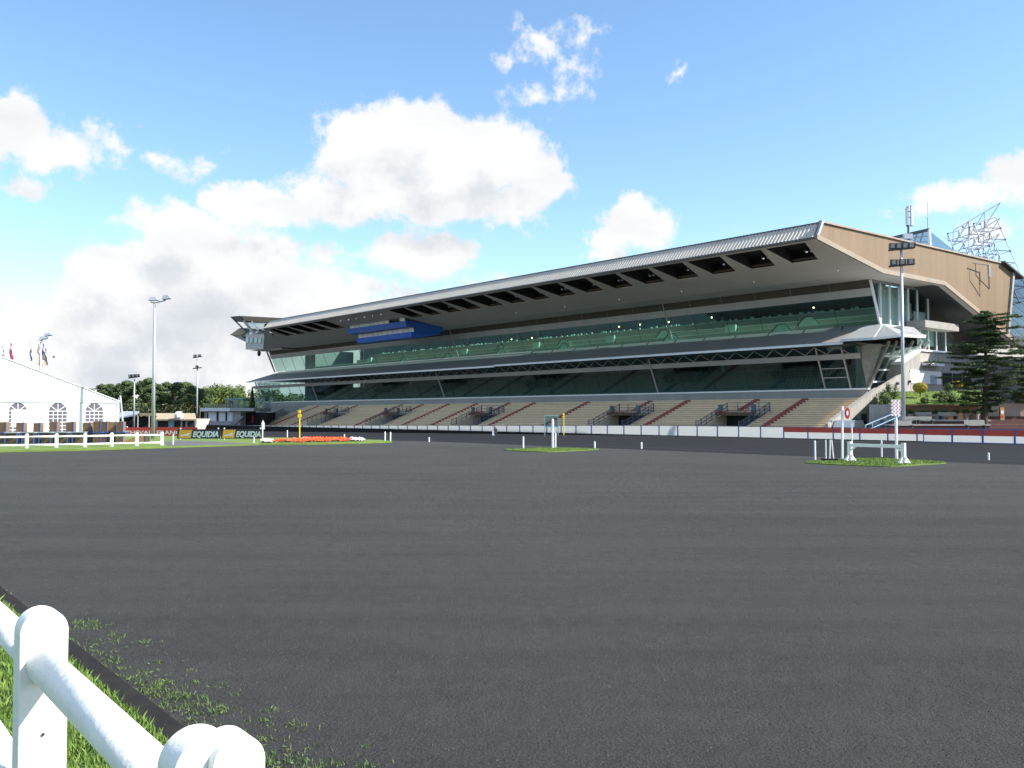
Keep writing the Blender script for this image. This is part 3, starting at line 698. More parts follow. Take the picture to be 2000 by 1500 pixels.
# brown end wall of vertical cladding strips
topz = lambda t: 22.3+(t-86)*.0107
def botz(t):
    q = [(84.9,20.62),(98.5,18.4),(113.65,18.42),(131.9,13.0)]
    for (a,b_),(c,d) in zip(q[:-1], q[1:]):
        if t <= c: return b_+(d-b_)*(t-a)/(c-a)
    return 13.0
tt = [86.0+2.9*i for i in range(17)]
part(MB().ptz([(84.95,20.63),(86.0,22.3),(86.0,botz(86.0))], 52.1, 52.3), 'cladding_panel', 'brown_clad')
for a, c in zip(tt[:-1], tt[1:]):
    c -= .012
    c = min(c, 132.0)
    cuts = [a]+[x for x in (98.5,113.65) if a < x < c]+[c]
    poly = [(x, topz(x)) for x in (a, c)]+[(x, botz(x)) for x in reversed(cuts)]
    part(MB().ptz(poly, 52.1+random.uniform(-.006,.006), 52.3), 'cladding_panel', 'brown_clad')
part(MB().ptz([(132.01,22.75),(134.9,22.4),(132.4,13.3),(132.01,13.0)], 52.1, 52.3), 'cladding_panel', 'brown_clad')
part(MB().ptz([(134.7,22.5),(135.3,22.5),(132.9,12.8),(132.3,12.8)], 51.8, 52.6), 'corner_trim', 'concrete_grey')
part(MB().ptz([(130.9,22.82),(137.4,21.2),(137.4,21.45),(130.9,23.05)], 51.4, 60), 'eave_end', 'dark_metal')
q = [(84.9,20.62),(98.5,18.4),(113.65,18.42),(135.9,11.9)]
for (a,b_),(c,d) in zip(q[:-1], q[1:]):
    part(MB().ptz([(a,b_-.25),(c,d-.25),(c,d+.28),(a,b_+.28)], 51.75, 52.06), 'edge_trim', 'brown_trim')
    part(MB().ptz([(a,b_-.28),(c,d-.28),(c,d-.05),(a,b_-.05)], 51.95, 52.6), 'edge_trim', 'soffit')
part(MB().ptz([(86,22.3),(86,22.5),(132.6,22.95),(132.6,22.78)], 51.9, 52.25), 'edge_trim', 'brown_trim')
part(MB().ptz([(84.85,20.5),(85.98,22.42),(86.4,22.42),(85.2,20.5)], 51.8, 52.04), 'edge_trim', 'steel')
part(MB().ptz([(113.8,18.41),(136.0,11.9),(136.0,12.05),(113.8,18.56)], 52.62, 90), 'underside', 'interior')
# wall aerial
wa = MB()
s, t, z = Ps(1925,518,51.6); wa.tube(L(51.2,t,z), L(51.2,t,z-1.6), .16, n=8)
part(wa, 'aerial_panel', 'galv')
part(MB().tube(L(51.2,t,z-1.5), L(51.2,t,z-3.2), .07), 'aerial_mast', 'dark_metal')
part(MB().tube(L(51.5,t-4.0,z-.15), L(51.2,t,z-.05), .06), 'aerial_arm', 'dark_metal')
part(MB().tube(L(51.5,t-3.2,z-1.7), L(51.2,t,z-3.2), .06), 'aerial_arm', 'dark_metal')
part(MB().tube(L(51.5,t-3.3,z-.2), L(51.5,t-3.2,z-1.7), .05), 'aerial_arm', 'dark_metal')
# ---- near end: glazing, balcony, hip canopy, struts
part(MB().sbox(56.9, 57.1, 118.5, 134.5, 9.9, 18.3), 'under_stand_shade', 'strip_brown')  # dark panel whose colour stands for the shade under the stand
ends = [103.4,105.6,107.9,110.2,112.6,115.0,117.9]
for a, c in zip(ends[:-1], ends[1:]):
    z0 = 13.1
    a0, c0 = max(a, tu(z0)), max(c, tu(z0))
    part(MB().prism([L(56.0,a,18.3),L(56.0,c,18.3),L(56.0,max(c-.05,105.6),z0),L(56.0,max(a+.05,105.5),z0)], [L(56.04,a,18.3),L(56.04,c,18.3),L(56.04,max(c-.05,105.6),z0),L(56.04,max(a+.05,105.5),z0)]), 'end_pane', 'glass_end')
    part(MB().bar(L(55.92,max(c,105.5),13.1), L(55.92,c,18.3), .16, .16, V), 'mullion', 'white_metal')
part(MB().bar(L(55.9,105.45,13.05), L(55.9,103.2,18.35), .24, .24, V), 'corner_post', 'white_metal')
part(MB().sbox(55.8, 56.1, 103.3, 118, 18.1, 18.38), 'end_head', 'fascia_grey')
part(MB().sbox(56.35, 56.4, 105.9, 113.5, 13.2, 18.0), 'blind', 'blind_grey')
part(MB().sbox(56.3, 56.4, 114.9, 117.9, 13.7, 15.4), 'white_panel', 'white_paint')
part(MB().sbox(55.8, 56.1, 105.4, 110.5, 13.0, 13.15), 'end_sill', 'white_metal')
part(MB().ptz([(112.2,13.0),(121.5,13.0),(121.5,13.9),(112.2,13.9)], 53.6, 56.0), 'balcony', 'concrete_grey')
part(MB().ptz([(107.4,11.9),(113.4,11.9),(110.5,12.9),(107.4,12.9)], 54.2, 55.9), 'plant_box', 'canopy_light')
for a, c in ((114.6,116.8),(116.9,119.0),(119.1,121.6),(121.7,124.4)):
    part(MB().sbox(55.5, 55.54, a, c, 9.95, 13.0), 'end_pane', 'glass_end')
    part(MB().sbox(55.36, 55.48, a-.1, a+.02, 9.9, 13.0), 'mullion', 'white_metal')
    if a < 119.05: part(MB().sbox(55.8, 55.85, a, c, 11.0, 13.0), 'blind', 'hood')
hip = [ATZ(1643,664,10.62), ATZ(1706,660.5,10.62), ATZ(1760,654.5,10.62), ATZ(1806,657,10.62)]
hip = [Vector(p) for p in hip]
ridge = [L(57.5,104.9,13.0), L(55.7,105.6,13.05), L(55.2,110.2,12.6), L(54.8,115.0,12.2)]
for i in range(3):
    d = Vector((0,0,.1))
    part(MB().prism([hip[i],hip[i+1],ridge[i+1],ridge[i]], [hip[i]+d,hip[i+1]+d,ridge[i+1]+d,ridge[i]+d]), 'hip_canopy', 'canopy_light')
    part(MB().bar(hip[i]-Vector((0,0,.06)), hip[i+1]-Vector((0,0,.06)), .3, .26), 'hip_edge', 'white_metal' if i else 'steel')
for k, t in enumerate((102.6, 104.6, 106.6, 109.0, 111.4, 113.6)):
    part(MB().bar(L(55.9-.1*k,t,5.35+.75*k), L(53.3+.1*k,t,10.75+.12*k), .26, .26, V), 'strut', 'beam_grey')
for z, s in ((9.0,54.2),(7.4,54.95),(6.0,55.6)):
    part(MB().bar(L(s,102.6,z), L(s,110.5,z+.3), .12, .18), 'end_transom', 'white_metal')
for a, c in ((102.6,104.6),(104.6,106.6),(106.6,109.0),(109.0,111.4)):
    part(MB().prism([L(55.95,a+.1,5.35),L(55.95,c-.1,5.35),L(53.5,c-.1,10.6),L(53.5,a+.1,10.6)],[L(55.99,a+.1,5.35),L(55.99,c-.1,5.35),L(53.54,c-.1,10.6),L(53.54,a+.1,10.6)]), 'end_pane', 'glass_end')
part(MB().prism([L(56.2,102.2,5.3),L(56.2,102.9,5.3),L(53.4,101.2,10.3),L(53.4,100.2,10.3)],[L(56.6,102.2,5.3),L(56.6,102.9,5.3),L(55.4,101.2,10.3),L(55.4,100.2,10.3)]), 'corner_pier', 'concrete_grey')
part(MB().sbox(57.4, 57.6, 102.6, 112, 4.75, 10.4), 'inner_wall', 'interior_floor')
# concrete stair and block at the near end
part(MB().ptz([(88.6,-.6),(88.6,1.15),(89.5,1.45),(99.2,5.1),(104.3,6.75),(107.0,7.2),(107.0,-.6)], 53.0, 53.35), 'stair_wall', 'concrete_board')
part(MB().ptz([(105.6,-.6),(105.6,8.2),(110.1,9.85),(142,9.9),(142,-.6)], 53.4, 55.3), 'end_block', 'concrete_board')
part(MB().ptz([(105.5,8.1),(110.1,9.8),(110.1,10.12),(105.5,8.45)], 53.2, 55.5), 'coping', 'white_paint')
part(MB().sbox(53.2, 55.5, 110.11, 142, 9.91, 10.13), 'coping', 'white_paint')
part(MB().ptz([(89.3,1.35),(99.2,5.08),(99.2,5.2),(89.3,1.47)], 52.9, 53.45), 'coping', 'concrete_grey')
part(MB().sbox(52.4, 53.38, 110.6, 114.6, 8.15, 8.6), 'awning_box', 'white_paint')
part(MB().sbox(53.30, 53.38, 107.6, 115.6, 5.9, 7.5), 'white_panel', 'white_paint')
part(MB().sbox(53.28, 53.30, 112.6, 114.4, 5.9, 7.0), 'small_door', 'galv')
for a in (116.2, 119.0, 121.8): part(MB().sbox(53.30, 53.38, a, a+2.4, 5.7, 7.4), 'dark_window', 'recess')
part(MB().ptz([(89.0,-.2),(92.5,-.2),(91.5,1.5),(89.8,1.5)], 50.6, 52.9), 'white_block', 'white_paint')
for a, z in ((95.5,2.2),(93.6,1.6)): part(MB().sbox(52.9, 52.99, a, a+1.0, -.2, z), 'doorway', 'recess')
for i, (t, z) in enumerate(((100.6,4.6),(103.4,5.6),(106.4,5.9))): part(MB().sbox(52.7, 52.98, t, t+.25, z, z+.3), 'wall_lamp', 'dark_metal')
# brown lattice seen under the end wall
for k in range(6):
    bar_obj('brace', L(60,124+1.8*k,10.1), L(60,125.4+1.8*k,13.6), .12, 'bronze_metal', gs)
part(MB().sbox(66, 66.3, 120, 140, 9.9, 16), 'rear_wall', 'brown_clad')
part(MB().sbox(66, 66.3, 140.1, 180, -.5, 16), 'rear_wall', 'concrete_board')
# ---- press box hung below the roof
A, B = 138.5, 158.2
pbx = part(MB().ptz([(91.1,18.02),(90.85,19.02),(93.5,19.05),(96.5,18.7),(96.5,18.02)], A-.3, B+1.2), 'press_box', 'press_blue')
part(MB().ptz([(92.5,16.2),(92.2,17.12),(94,17.15),(98.8,17.6),(98.8,17.1),(94,16.1)], A, B-.3), 'press_band', 'press_blue', pbx)
part(MB().sbox(A+.25, B-.5, 93.3, 99, 17.16, 18.0), 'press_core', 'dark_metal', pbx)
part(MB().ptz([(93.2,17.0),(93.2,18.0),(96.4,18.65),(99.3,18.4),(99.3,17.5)], A-.28, A-.02), 'press_side', 'press_blue', pbx)
for k in range(11):
    w = (B-A)/11; a = A+w*k
    part(MB().ptz([(92.95,17.16),(92.8,18.0),(92.84,18.0),(92.99,17.16)], a+.05, a+w-.07), 'press_window', 'blind', pbx)
    if k not in (1,2): part(MB().ptz([(91.0,19.04),(90.9,19.58),(90.94,19.58),(91.04,19.04)], a+.05, a+w-.07), 'press_window', 'blind' if k < 6 else 'hood', pbx)
for k in range(6): part(MB().ball(L(A+2+2.9*k,87.2,20.1), .16, 8, 5, (1,1,1.4)), 'spot_lamp', 'lens', pbx)
# ---- far end: glazing return and judges cabin
for a, c in ((98.7,100.6),(100.7,102.8),(102.9,105.4)):
    part(MB().sbox(S1+.9, S1+.94, a+1.4, c+1.4, 5.3, 10.3), 'end_pane', 'glass_clear')
part(MB().bar(L(S1+.9,tl(5.3),5.3), L(S1+.9,tl(10.3),10.3), .2, .2, V), 'corner_post', 'beam_grey')
part(MB().bar(L(S1+1,105.5,13.1), L(S1+1,103.2,18.4), .3, .3, V), 'corner_post', 'dark_metal')
TT = 104.0
def tw(pts, t0, t1, name, m):
    poly = [(Pt(x,y,TT)[0], Pt(x,y,TT)[2]) for x, y in pts]; return part(MB().psz(poly, t0, t1), name, m)
tw([(471,617),(551,621),(520,629.5),(477,626.5)], TT, TT+9, 'cabin_roof', 'brown_roof')
tw([(451,618.5),(470,616.8),(476,627),(463,628.5)], TT-.2, TT+8, 'cabin_roof_end', 'strip_brown')
tw([(464,629),(520,630),(506,645),(482,647)], TT+2.0, TT+6, 'cabin_room', 'glass_clear')
tw([(481,634),(515,635),(506,643),(489,643)], TT+5, TT+5.4, 'cabin_back', 'interior')
tw([(478,629),(520,630.5),(518,632.5),(479,631)], TT+.5, TT+.8, 'cabin_transom', 'white_metal')
tw([(447,654),(466,640),(481,648.5),(500,648),(520,655),(525,686),(505,681.5)], TT+.6, TT+9, 'cabin_body', 'concrete_grey')
tw([(447,654.5),(466,641),(478,648.5),(469,655)], TT+.2, TT+.6, 'cabin_hood', 'tan_roof')
tw([(487,648),(503,647),(498,655),(485,655)], TT+.1, TT+.5, 'cabin_hood', 'white_paint')
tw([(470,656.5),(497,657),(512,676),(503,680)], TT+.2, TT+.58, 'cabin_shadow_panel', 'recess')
def twbar(p, q_, r, m):
    a, c = Pt(*p, TT-.4), Pt(*q_, TT-.4); part(MB().bar(L(*a), L(*c), r, r, V), 'cabin_strut', m)
twbar((476,627),(512,671), .5, 'beam_grey'); twbar((451.5,619),(481,648), .3, 'dark_metal'); twbar((492,628),(504,644), .3, 'white_metal')
for x in (516, 524, 533, 541): tw([(x,662),(x+4,661),(x+4,671),(x,672)], 99.0, 99.2, 'cabin_window', 'hood')
tw([(513,655),(560,655),(585,684),(513,684)], 99.3, 104.6, 'cabin_base', 'soffit')
a = Pt(506,690,TT-1); part(MB().ball(L(*a), .5, 8, 5, (1,1,1.7)), 'loudspeaker', 'dark_metal')

# ------------------------------------------------------------------ roof-top things
def rooftop():
    sk = thing('glass_pyramid', L(66,120,22.4), 'grey glass skylight rising behind the brown end wall', 'skylight')
    Y = 140
    a, bq, c = AT(1738,466,150), AT(1813,449,Y), AT(1816,497,Y); d = AT(1738,480,150); e = AT(1873,497,Y+6)
    MB().prism([a,bq,c,d], [p+Vector((0,.3,0)) for p in (a,bq,c,d)]).build('glass_slope', 'glass_sky', sk, fix=True)
    MB().prism([bq,e,c], [p+Vector((0,.3,0)) for p in (bq,e,c)]).build('glass_slope', 'glass_sky', sk, fix=True)
    MB().bar(bq-Vector((0,.3,0)), c-Vector((0,.3,0)), .55, .3).build('ridge_rib', 'white_metal', sk, fix=True)
    MB().bar(a-Vector((0,.2,0)), bq-Vector((0,.2,0)), .4, .4).build('ridge_rib', 'dark_metal', sk, fix=True)
    for k in range(1, 7):
        p = a.lerp(bq, k/7)-Vector((0,.2,0)); q_ = d.lerp(c, max(0,(k-1.2)/7))-Vector((0,.2,0))
        bar_obj('glazing_bar', p, q_, .09, 'galv', sk)
    for k in range(1, 4):
        bar_obj('glazing_bar', a.lerp(d,k/4)-Vector((0,.25,0)), bq.lerp(c,k/4)-Vector((0,.25,0)), .07, 'galv', sk)
    am = thing('antenna_mast', L(64,112,22.4), 'grey phone mast with tall panel aerials on the grandstand roof', 'antenna'); Y = 138
    for p, q_, r in (((1774,468),(1774,440),.16),((1771.5,443),(1771.5,404),.09),((1773.5,443),(1773.5,402),.07),((1779,441),(1779,401),.08)): bar_obj('mast', AT(*p,Y), AT(*q_,Y), r, 'dark_metal', am)
    p = AT(1782,441,Y); MB().box(p.x-.22, p.x+.22, p.y-.15, p.y+.15, p.z, AT(1782,404,Y).z).build('panel_aerial', 'white_metal', am, fix=True)
    p = AT(1771.5,440,Y); MB().box(p.x-.15, p.x+.15, p.y-.15, p.y+.15, p.z, AT(1772,406,Y).z).build('panel_aerial', 'galv', am, fix=True)
    for y in (441, 424, 413): bar_obj('cross_arm', AT(1770,y,Y), AT(1783,y+.5,Y), .06, 'dark_metal', am)
    p = AT(1775,467,Y); MB().box(p.x-.8, p.x+.5, p.y-.3, p.y+.3, p.z, p.z+.8).build('mast_foot', 'galv', am, fix=True)
    wh = thing('whip_antenna', AT(1812.5,450,140), 'thin whip aerial at the tip of the glass skylight', 'antenna')
    bar_obj('whip', AT(1812.5,450,140), AT(1812,425,140), .09, 'galv', wh); bar_obj('whip', AT(1812,426,140), AT(1811.6,395,140), .035, 'galv', wh)
    # space frame: a stepped double-layer lattice
    sp = thing('space_frame', AT(1930,520,160), 'open steel space-frame lattice rising behind the brown end wall', 'lattice')
    n1 = n2 = 0; nodes = {}
    o0 = AT(1905,441,165); ex = AT(1946,429,165)-o0; eb = Vector((-2.9,7.5,-.35)); dz = AT(2004,560,150)-AT(1946,424,165)
    base = AT(1902,437,165)
    ux = (AT(1945,424,165)-AT(1902,437,165))/2.0
    uz = (AT(2003,560,158)-AT(1945,424,165))/6.0
    uy = Vector((-1.0, 3.6, -.5))
    def P(i, j, k): return base + ux*i + uz*j + uy*k + (Vector((-ux.x*.2,1.6,-1.4)) if False else Vector())
    mem = []
    for k in range(2):
        for j in range(8):
            for i in range(-1, 3):
                if j < 2 and i == -1 and k == 0: continue
                if i < 2: mem.append((P(i,j,k), P(i+1,j,k)))
                if j < 7: mem.append((P(i,j,k), P(i,j+1,k)))
                if j < 7 and i < 2 : mem.append((P(i+.5,j+.5,k+.5), P(i,j,k))); mem.append((P(i+.5,j+.5,k+.5), P(i+1,j+1,k)))
                if j < 7 and i < 1: mem.append((P(i+.5,j+.5,k+.5), P(i+1.5,j+.5,k+.5)))
    lft = AT(1862,450,172); ul = (AT(1896,430,172)-lft); ud = (AT(1850,470,172)-lft)
    for j in range(6):
        for i in range(3):
            a = lft+ud*j*.9+ul*(i*.9)+Vector((ul.x*.28*j, 0, -1.2*j)); mem.append((a, a+ul*.9)); mem.append((a, a+ud*.9+Vector((ul.x*.28,0,-1.2)))); mem.append((a+ul*.9, a+ud*.9+Vector((ul.x*.28,0,-1.2))))
    for p, q_ in mem[:298]: bar_obj('lattice_bar', p, q_, .075 if random.random() < .7 else .10, 'galv' if random.random() < .6 else 'steel', sp)
    for k in range(2):
        for j in range(0, 8):
            for i in range(-1, 3):
                if random.random() < .45: MB().ball(P(i,j,k), .2, 6, 4).build('lattice_node', 'dark_metal', sp, fix=True)
    at = thing('glass_atrium', L(60,140,0), 'sloping blue glass roof of the hall behind the grandstand', 'glass roof')
    pts = [AT(1972,600,130), AT(1982,536,130), AT(2120,640,122), AT(2120,800,122), AT(1968,660,130)]
    MB().prism(pts, [p+Vector((.15,.3,0)) for p in pts]).build('glass_slope', 'glass_sky', at, fix=True)
    for k in range(1, 9):
        bar_obj('glazing_bar', AT(1982,536,129.8).lerp(AT(1968,660,129.8),k/9), AT(2120,640,121.8).lerp(AT(2120,800,121.8),k/9), .04, 'galv', at)
    part(MB().sbox(18, 43, 120.8, 170, -.5, 21), 'hall_body', 'pale_wall', at)
    bar_obj('ridge_rib', AT(1980,533,129.5), AT(2120,636,121.5), .25, 'white_metal', at)
    bar_obj('base_rib', AT(1965,655,129), AT(2030,712,126), .3, 'bronze_metal', at)
rooftop()

# ------------------------------------------------------------------ barrier along the track
bt = 70.4
ba = thing('track_barrier', L(60,bt,hs(60)), 'long low white barrier with blue posts between track and grandstand', 'barrier')
pm = {}
s = 20.0; i = 0
def shared_box(key, m, dx, dy, dz):
    if key not in pm:
        b = MB().box(-dx/2,dx/2,-dy/2,dy/2,0,dz); me = bpy.data.meshes.new(key); me.from_pydata([tuple(p) for p in b.v], [], b.f); me.materials.append(MATS[m]); pm[key] = me
    return pm[key]
def put(name, me, P, parent, rz=ANG+math.pi/2):
    o = bpy.data.objects.new(name, me); COL.objects.link(o); o.parent = parent; o.location = P-ORG[parent.name]; o.rotation_euler.z = rz; return o
SP = 2.4
while s < 230:
    zc = hs(s+SP/2)
    put('barrier_panel', shared_box('barrier_panel', 'barrier_sheet', SP-.07, .012, .97), L(s+SP/2, bt+random.uniform(-.01,.01), zc+.03), ba)
    put('post', shared_box('post', 'blue_paint', .07, .09, 1.06), L(s, bt-.05, hs(s)), ba)
    put('top_rail', shared_box('top_rail', 'blue_grey', SP, .07, .05), L(s+SP/2, bt-.01, zc+1.02), ba)
    if s < 46.0: put('red_band', shared_box('red_band', 'barrier_red', SP-.05, .02, .42), L(s+SP/2, bt-.055, zc+.58), ba)
    s += SP
tag(MB().sbox(18, 230, 69.92, 70.3, -1.2, .05).build('kerb', 'rubber', fix=True), kind='structure')
gt = thing('crowd_barrier', L(28,67.5,0), 'blue steel crowd barrier standing in front of the red and white barrier', 'barrier')
s = 24.0
for k in range(4):
    a, c = 24.0+2.15*k, 26.1+2.15*k
    part(MB().bar(L(a,67.6,.08), L(c,67.6,.08), .05, .05).bar(L(a,67.6,1.06), L(c,67.6,1.06), .05, .05), 'rail', 'blue_paint', gt)
    for q_ in (a, c): part(MB().bar(L(q_,67.6,0), L(q_,67.6,1.08), .06, .06, V), 'upright', 'blue_paint', gt)
    part(MB().sbox(a+.04, c-.04, 67.585, 67.595, .12, .58), 'sheet', 'barrier_sheet', gt)
    part(MB().sbox(a+.04, c-.04, 67.575, 67.605, .60, 1.02), 'band', 'barrier_red', gt)

# ------------------------------------------------------------------ near white rail fence
fd = Vector((.621,-.784,0)).normalized(); fn = Vector((-fd.y, fd.x, 0))     # fn: across the fence
P1 = Vector((-1.69,3.3,0)); FZ = 1.455
nf = thing('rail_fence', P1+Vector((0,0,.08)), 'white wooden post and rail fence in the near left corner', 'fence')
def arch_post(c, w, th, ztop, parent, yaw=0):
    d = Matrix.Rotation(yaw,3,'Z') @ fd; a = Matrix.Rotation(yaw,3,'Z') @ fn
    ring = [c+a*(-w/2)+Vector((0,0,.0)), c+a*(w/2)]; r = w/2; k = 40
    arc = [c+a*(r*math.cos(math.pi*i/k))+Vector((0,0,ztop-r+r*math.sin(math.pi*i/k))) for i in range(k+1)]
    ring = [c+a*r*-1+Vector((0,0,.02))] + [c+a*r+Vector((0,0,.02))] + arc
    return MB().prism([p-d*th/2 for p in ring], [p+d*th/2 for p in ring]).build('post', 'white_fence', parent, fix=True, bevel=.006)
for k in (-2,-1,0,1):
    arch_post(P1+fd*1.62*k, .158, .105, FZ, nf)
c2 = P1+fd*1.65+fn*.056
arch_post(c2, .12, .10, FZ-.006, nf)
for k in (-2,-1,0):
    a, c = P1+fd*(1.62*k+.04), P1+fd*(1.62*(k+1)-.04)
    for z, r in ((1.262,.058),(.745,.055)):
        MB().tube(a+Vector((0,0,z)), c+Vector((0,0,z)), r, n=24).build('rail', 'white_fence', nf, smooth=True, fix=True, bevel=0)
hp = P1+fd*.054+Vector((0,0,1.02)); MB().tube(hp, hp+fd*.004, .006, n=10).build('bolt_hole', 'dark_metal', nf, fix=True)

# far white fence
px_posts = [(-75,881),(-8,879.5),(52,878),(110,877),(166,876),(218,874.5),(267,873.5),(316,872.4)]
ff = thing('rail_fence', G(110,877), 'white post and rail fence in front of the marquee', 'fence')
base = [G(*p) for p in px_posts]
for p in base:
    MB().box(p.x-.085,p.x+.085,p.y-.06,p.y+.06,p.z-.05,p.z+.9).prism([p+Vector((.085*math.cos(math.pi*i/6),-.06,.9+.085*math.sin(math.pi*i/6))) for i in range(7)], [p+Vector((.085*math.cos(math.pi*i/6),.06,.9+.085*math.sin(math.pi*i/6))) for i in range(7)]).build('post', 'white_fence', ff, fix=True)
for a, c in zip(base[:-1], base[1:]):
    for z in (.78, .27): MB().tube(a+Vector((0,0,z)), c+Vector((0,0,z)), .062, n=10).build('rail', 'white_fence', ff, fix=True, smooth=True)

# ------------------------------------------------------------------ marquee
SC_ = loc(G(229,858))[0]                               # gable plane, square to the grandstand axis
def tq(px, py): _, t, z = Ps(px, py, SC_); return t, z
tR = tq(228,800)[0]; tA = tq(4,700)[0]; ze = tq(113,783)[1]; za = tq(4,699)[1]; zg = -.6; tL = 2*tA-tR
tent = thing('marquee', L(SC_,tA,zg), 'large white marquee with arched lattice windows', 'tent')
def gbox(b, t0, t1, d0, d1, z0, z1): return b.sbox(SC_+d0, SC_+d1, t0, t1, z0, z1)
tsn = [tR, tq(160,800)[0], tq(75,800)[0], tA, 2*tA-tq(75,800)[0], tL]
wins = [(35,36),(113,35.5),(184,34.5)]
wz0, wzs, wzt = tq(113,846)[1], tq(113,803)[1], tq(113,787)[1]
wx = [(tq(c-w/2,800)[0], tq(c+w/2,800)[0]) for c, w in wins]
b = MB(); cur = tL
for a, c in sorted(wx):
    gbox(b, cur, a, 0, .06, zg, ze); gbox(b, a, c, 0, .06, zg, wz0)
    r = (c-a)/2; m_ = (a+c)/2; k = 10
    arc = [(m_-r*math.cos(math.pi*i/k), wzs+(wzt-wzs)*math.sin(math.pi*i/k)) for i in range(k+1)]
    for (x0,z0),(x1,z1) in zip(arc[:-1], arc[1:]): b.ptz([(x0,z0),(x1,z1),(x1,ze),(x0,ze)], SC_, SC_+.06)
    cur = c
gbox(b, cur, tR, 0, .06, zg, ze)
b.build('front_wall', 'tent_white', tent, fix=True)
rz_ = lambda t: ze+.03+(za-ze)*(1-abs(t-tA)/(tR-tA))
for x1, x0 in zip(tsn[:-1], tsn[1:]):
    MB().ptz([(x0+.01,ze-.12),(x1-.01,ze-.12),(x1-.01,rz_(x1)),(x0+.01,rz_(x0))], SC_-.05, SC_-.01).build('gable_panel', 'tent_white', tent, fix=True)
for x0, z0, x1, z1 in ((tA,za+.05,tR+.25,ze-.02),(tL-.25,ze-.02,tA,za+.05)):
    MB().ptz([(x0,z0),(x1,z1),(x1,z1+.08),(x0,z0+.08)], SC_-.14, SC_+25).build('roof', 'tent_white', tent, fix=True)
gbox(MB(), tR-.06, tR, .061, 24, zg, ze-.05).build('side_wall', 'tent_white', tent, fix=True)
gbox(MB(), tL, tR, -.075, -.052, ze-.17, ze-.11).build('valance', 'galv', tent, fix=True)
gbox(MB(), tR-.02, tR+.12, -.1, .1, zg, ze-.06).build('corner_pole', 'white_metal', tent, fix=True)
for wi, (a, c) in enumerate(wx):
    r = (c-a)/2; m_ = (a+c)/2; k = 12
    ring = [(c,wz0),(a,wz0)]+[(m_-r*math.cos(math.pi*i/k), wzs+(wzt-wzs)*math.sin(math.pi*i/k)) for i in range(k+1)]
    w = MB().ptz(ring, SC_+.04, SC_+.055).build('window', 'tent_window', tent, fix=True)
    g = MB()
    for i in range(1,4): x = a+(c-a)*i/4; gbox(g, x-.025, x+.025, .005, .035, wz0, wzs)
    for i in range(0,7): z = wz0+(wzs-wz0)*i/6; gbox(g, a, c, .004, .034, z-.028, z+.028)
    for an in (38,90,142): g.bar(L(SC_+.02,m_,wzs), L(SC_+.02,m_-r*math.cos(math.radians(an))*.98,wzs+(wzt-wzs)*math.sin(math.radians(an))*.98), .03, .05)
    g.build('lattice', 'white_metal', w, fix=True)
    if wi == 0: gbox(MB(), a+.2, c+.15, -.03, -.008, wz0+.6, wzs+.12).build('flap', 'tent_white', tent, fix=True)
for (p_, q_) in (((235,773),(243,858)),((233,777),(229.5,858))):
    a, c = AT(*p_, 93), AT(*q_, 92); MB().tube(a, c, .09, n=8).build('frame_leg', 'galv', tent, fix=True)
for x in (75,): t_ = tq(x,780)[0]; MB().bar(L(SC_-.06,t_,ze-.1), L(SC_-.06,t_,rz_(t_)), .02, .05).build('seam', 'galv', tent, fix=True)

# racks of wooden boards stored in front of the marquee
rack_px = [(8,12,.0),(42,13,.1),(75,12,0),(107,12,.1),(139,13,0),(172,14,0),(192,13,0),(206,10,0),(221,13,0),(236,12,0)]
names = ['first from the left edge','second from the left edge','third from the left edge','fourth from the left edge, below the middle arched window','fifth from the left edge','sixth from the left edge, below the right arched window','seventh from the left edge','eighth from the left edge','pale crate-topped, second from the marquee corner','at the marquee corner beside the red banner']
for k, ((x, w, _), nm) in enumerate(zip(rack_px, names)):
    yb = 69.0+random.uniform(-.5,.5); p = AT(x,870,yb); ww = w*yb/F; zt = AT(x,823+random.uniform(-1.5,2),yb).z; z0 = H(p.x,p.y)+.02
    r = thing('board_rack', Vector((p.x,p.y,z0)), 'tall rack of upright brown boards, '+nm, 'rack', 'stacks of boards by the marquee')
    nbd = 5
    for i in range(nbd):
        xx = p.x-ww/2+ww*i/nbd; m_ = 'wood' if k != 8 else 'wood_pale'
        MB().box(xx, xx+ww/nbd*.72, p.y-.35, p.y+.35, z0+.12, zt-random.random()*.06).build('board', m_, r, fix=True)
    for z in (z0+.02, z0+.85): MB().box(p.x-ww/2-.03, p.x+ww/2+.2, p.y-.38, p.y+.38, z, z+.07).build('shelf_frame', 'blue_paint', r, fix=True)
    MB().box(p.x+ww/2, p.x+ww/2+.07, p.y-.36, p.y-.3, z0, zt).build('frame_upright', 'blue_paint', r, fix=True)
for k, (x, nm) in enumerate(((25,'between the first and second racks'),(58,'between the second and third racks'),(91,'between the third and fourth racks'),(123,'left of the fifth rack'),(156,'right of the fifth rack'))):
    p = AT(x,870,68.2); z0 = H(p.x,p.y)+.02
    r = thing('folding_table', Vector((p.x,p.y,z0)), 'low brown wooden table '+nm, 'table', 'tables by the marquee')
    MB().box(p.x-.5,p.x+.5,p.y-.35,p.y+.35,z0+.88,z0+.95).build('tabletop', 'galv', r, fix=True)
    MB().box(p.x-.45,p.x+.45,p.y+.1,p.y+.14,z0+.1,z0+.87).build('panel', 'wood', r, fix=True)
    for sx in (-.44,.44):
        for sy in (-.3,.3): MB().box(p.x+sx-.03,p.x+sx+.03,p.y+sy-.03,p.y+sy+.03,z0,z0+.88).build('leg', 'blue_paint', r, fix=True)
p = AT(265,868,67); z0 = H(p.x,p.y)
r = thing('upturned_board', Vector((p.x,p.y,z0)), 'orange wooden ramp lying on the grass right of the racks', 'ramp')
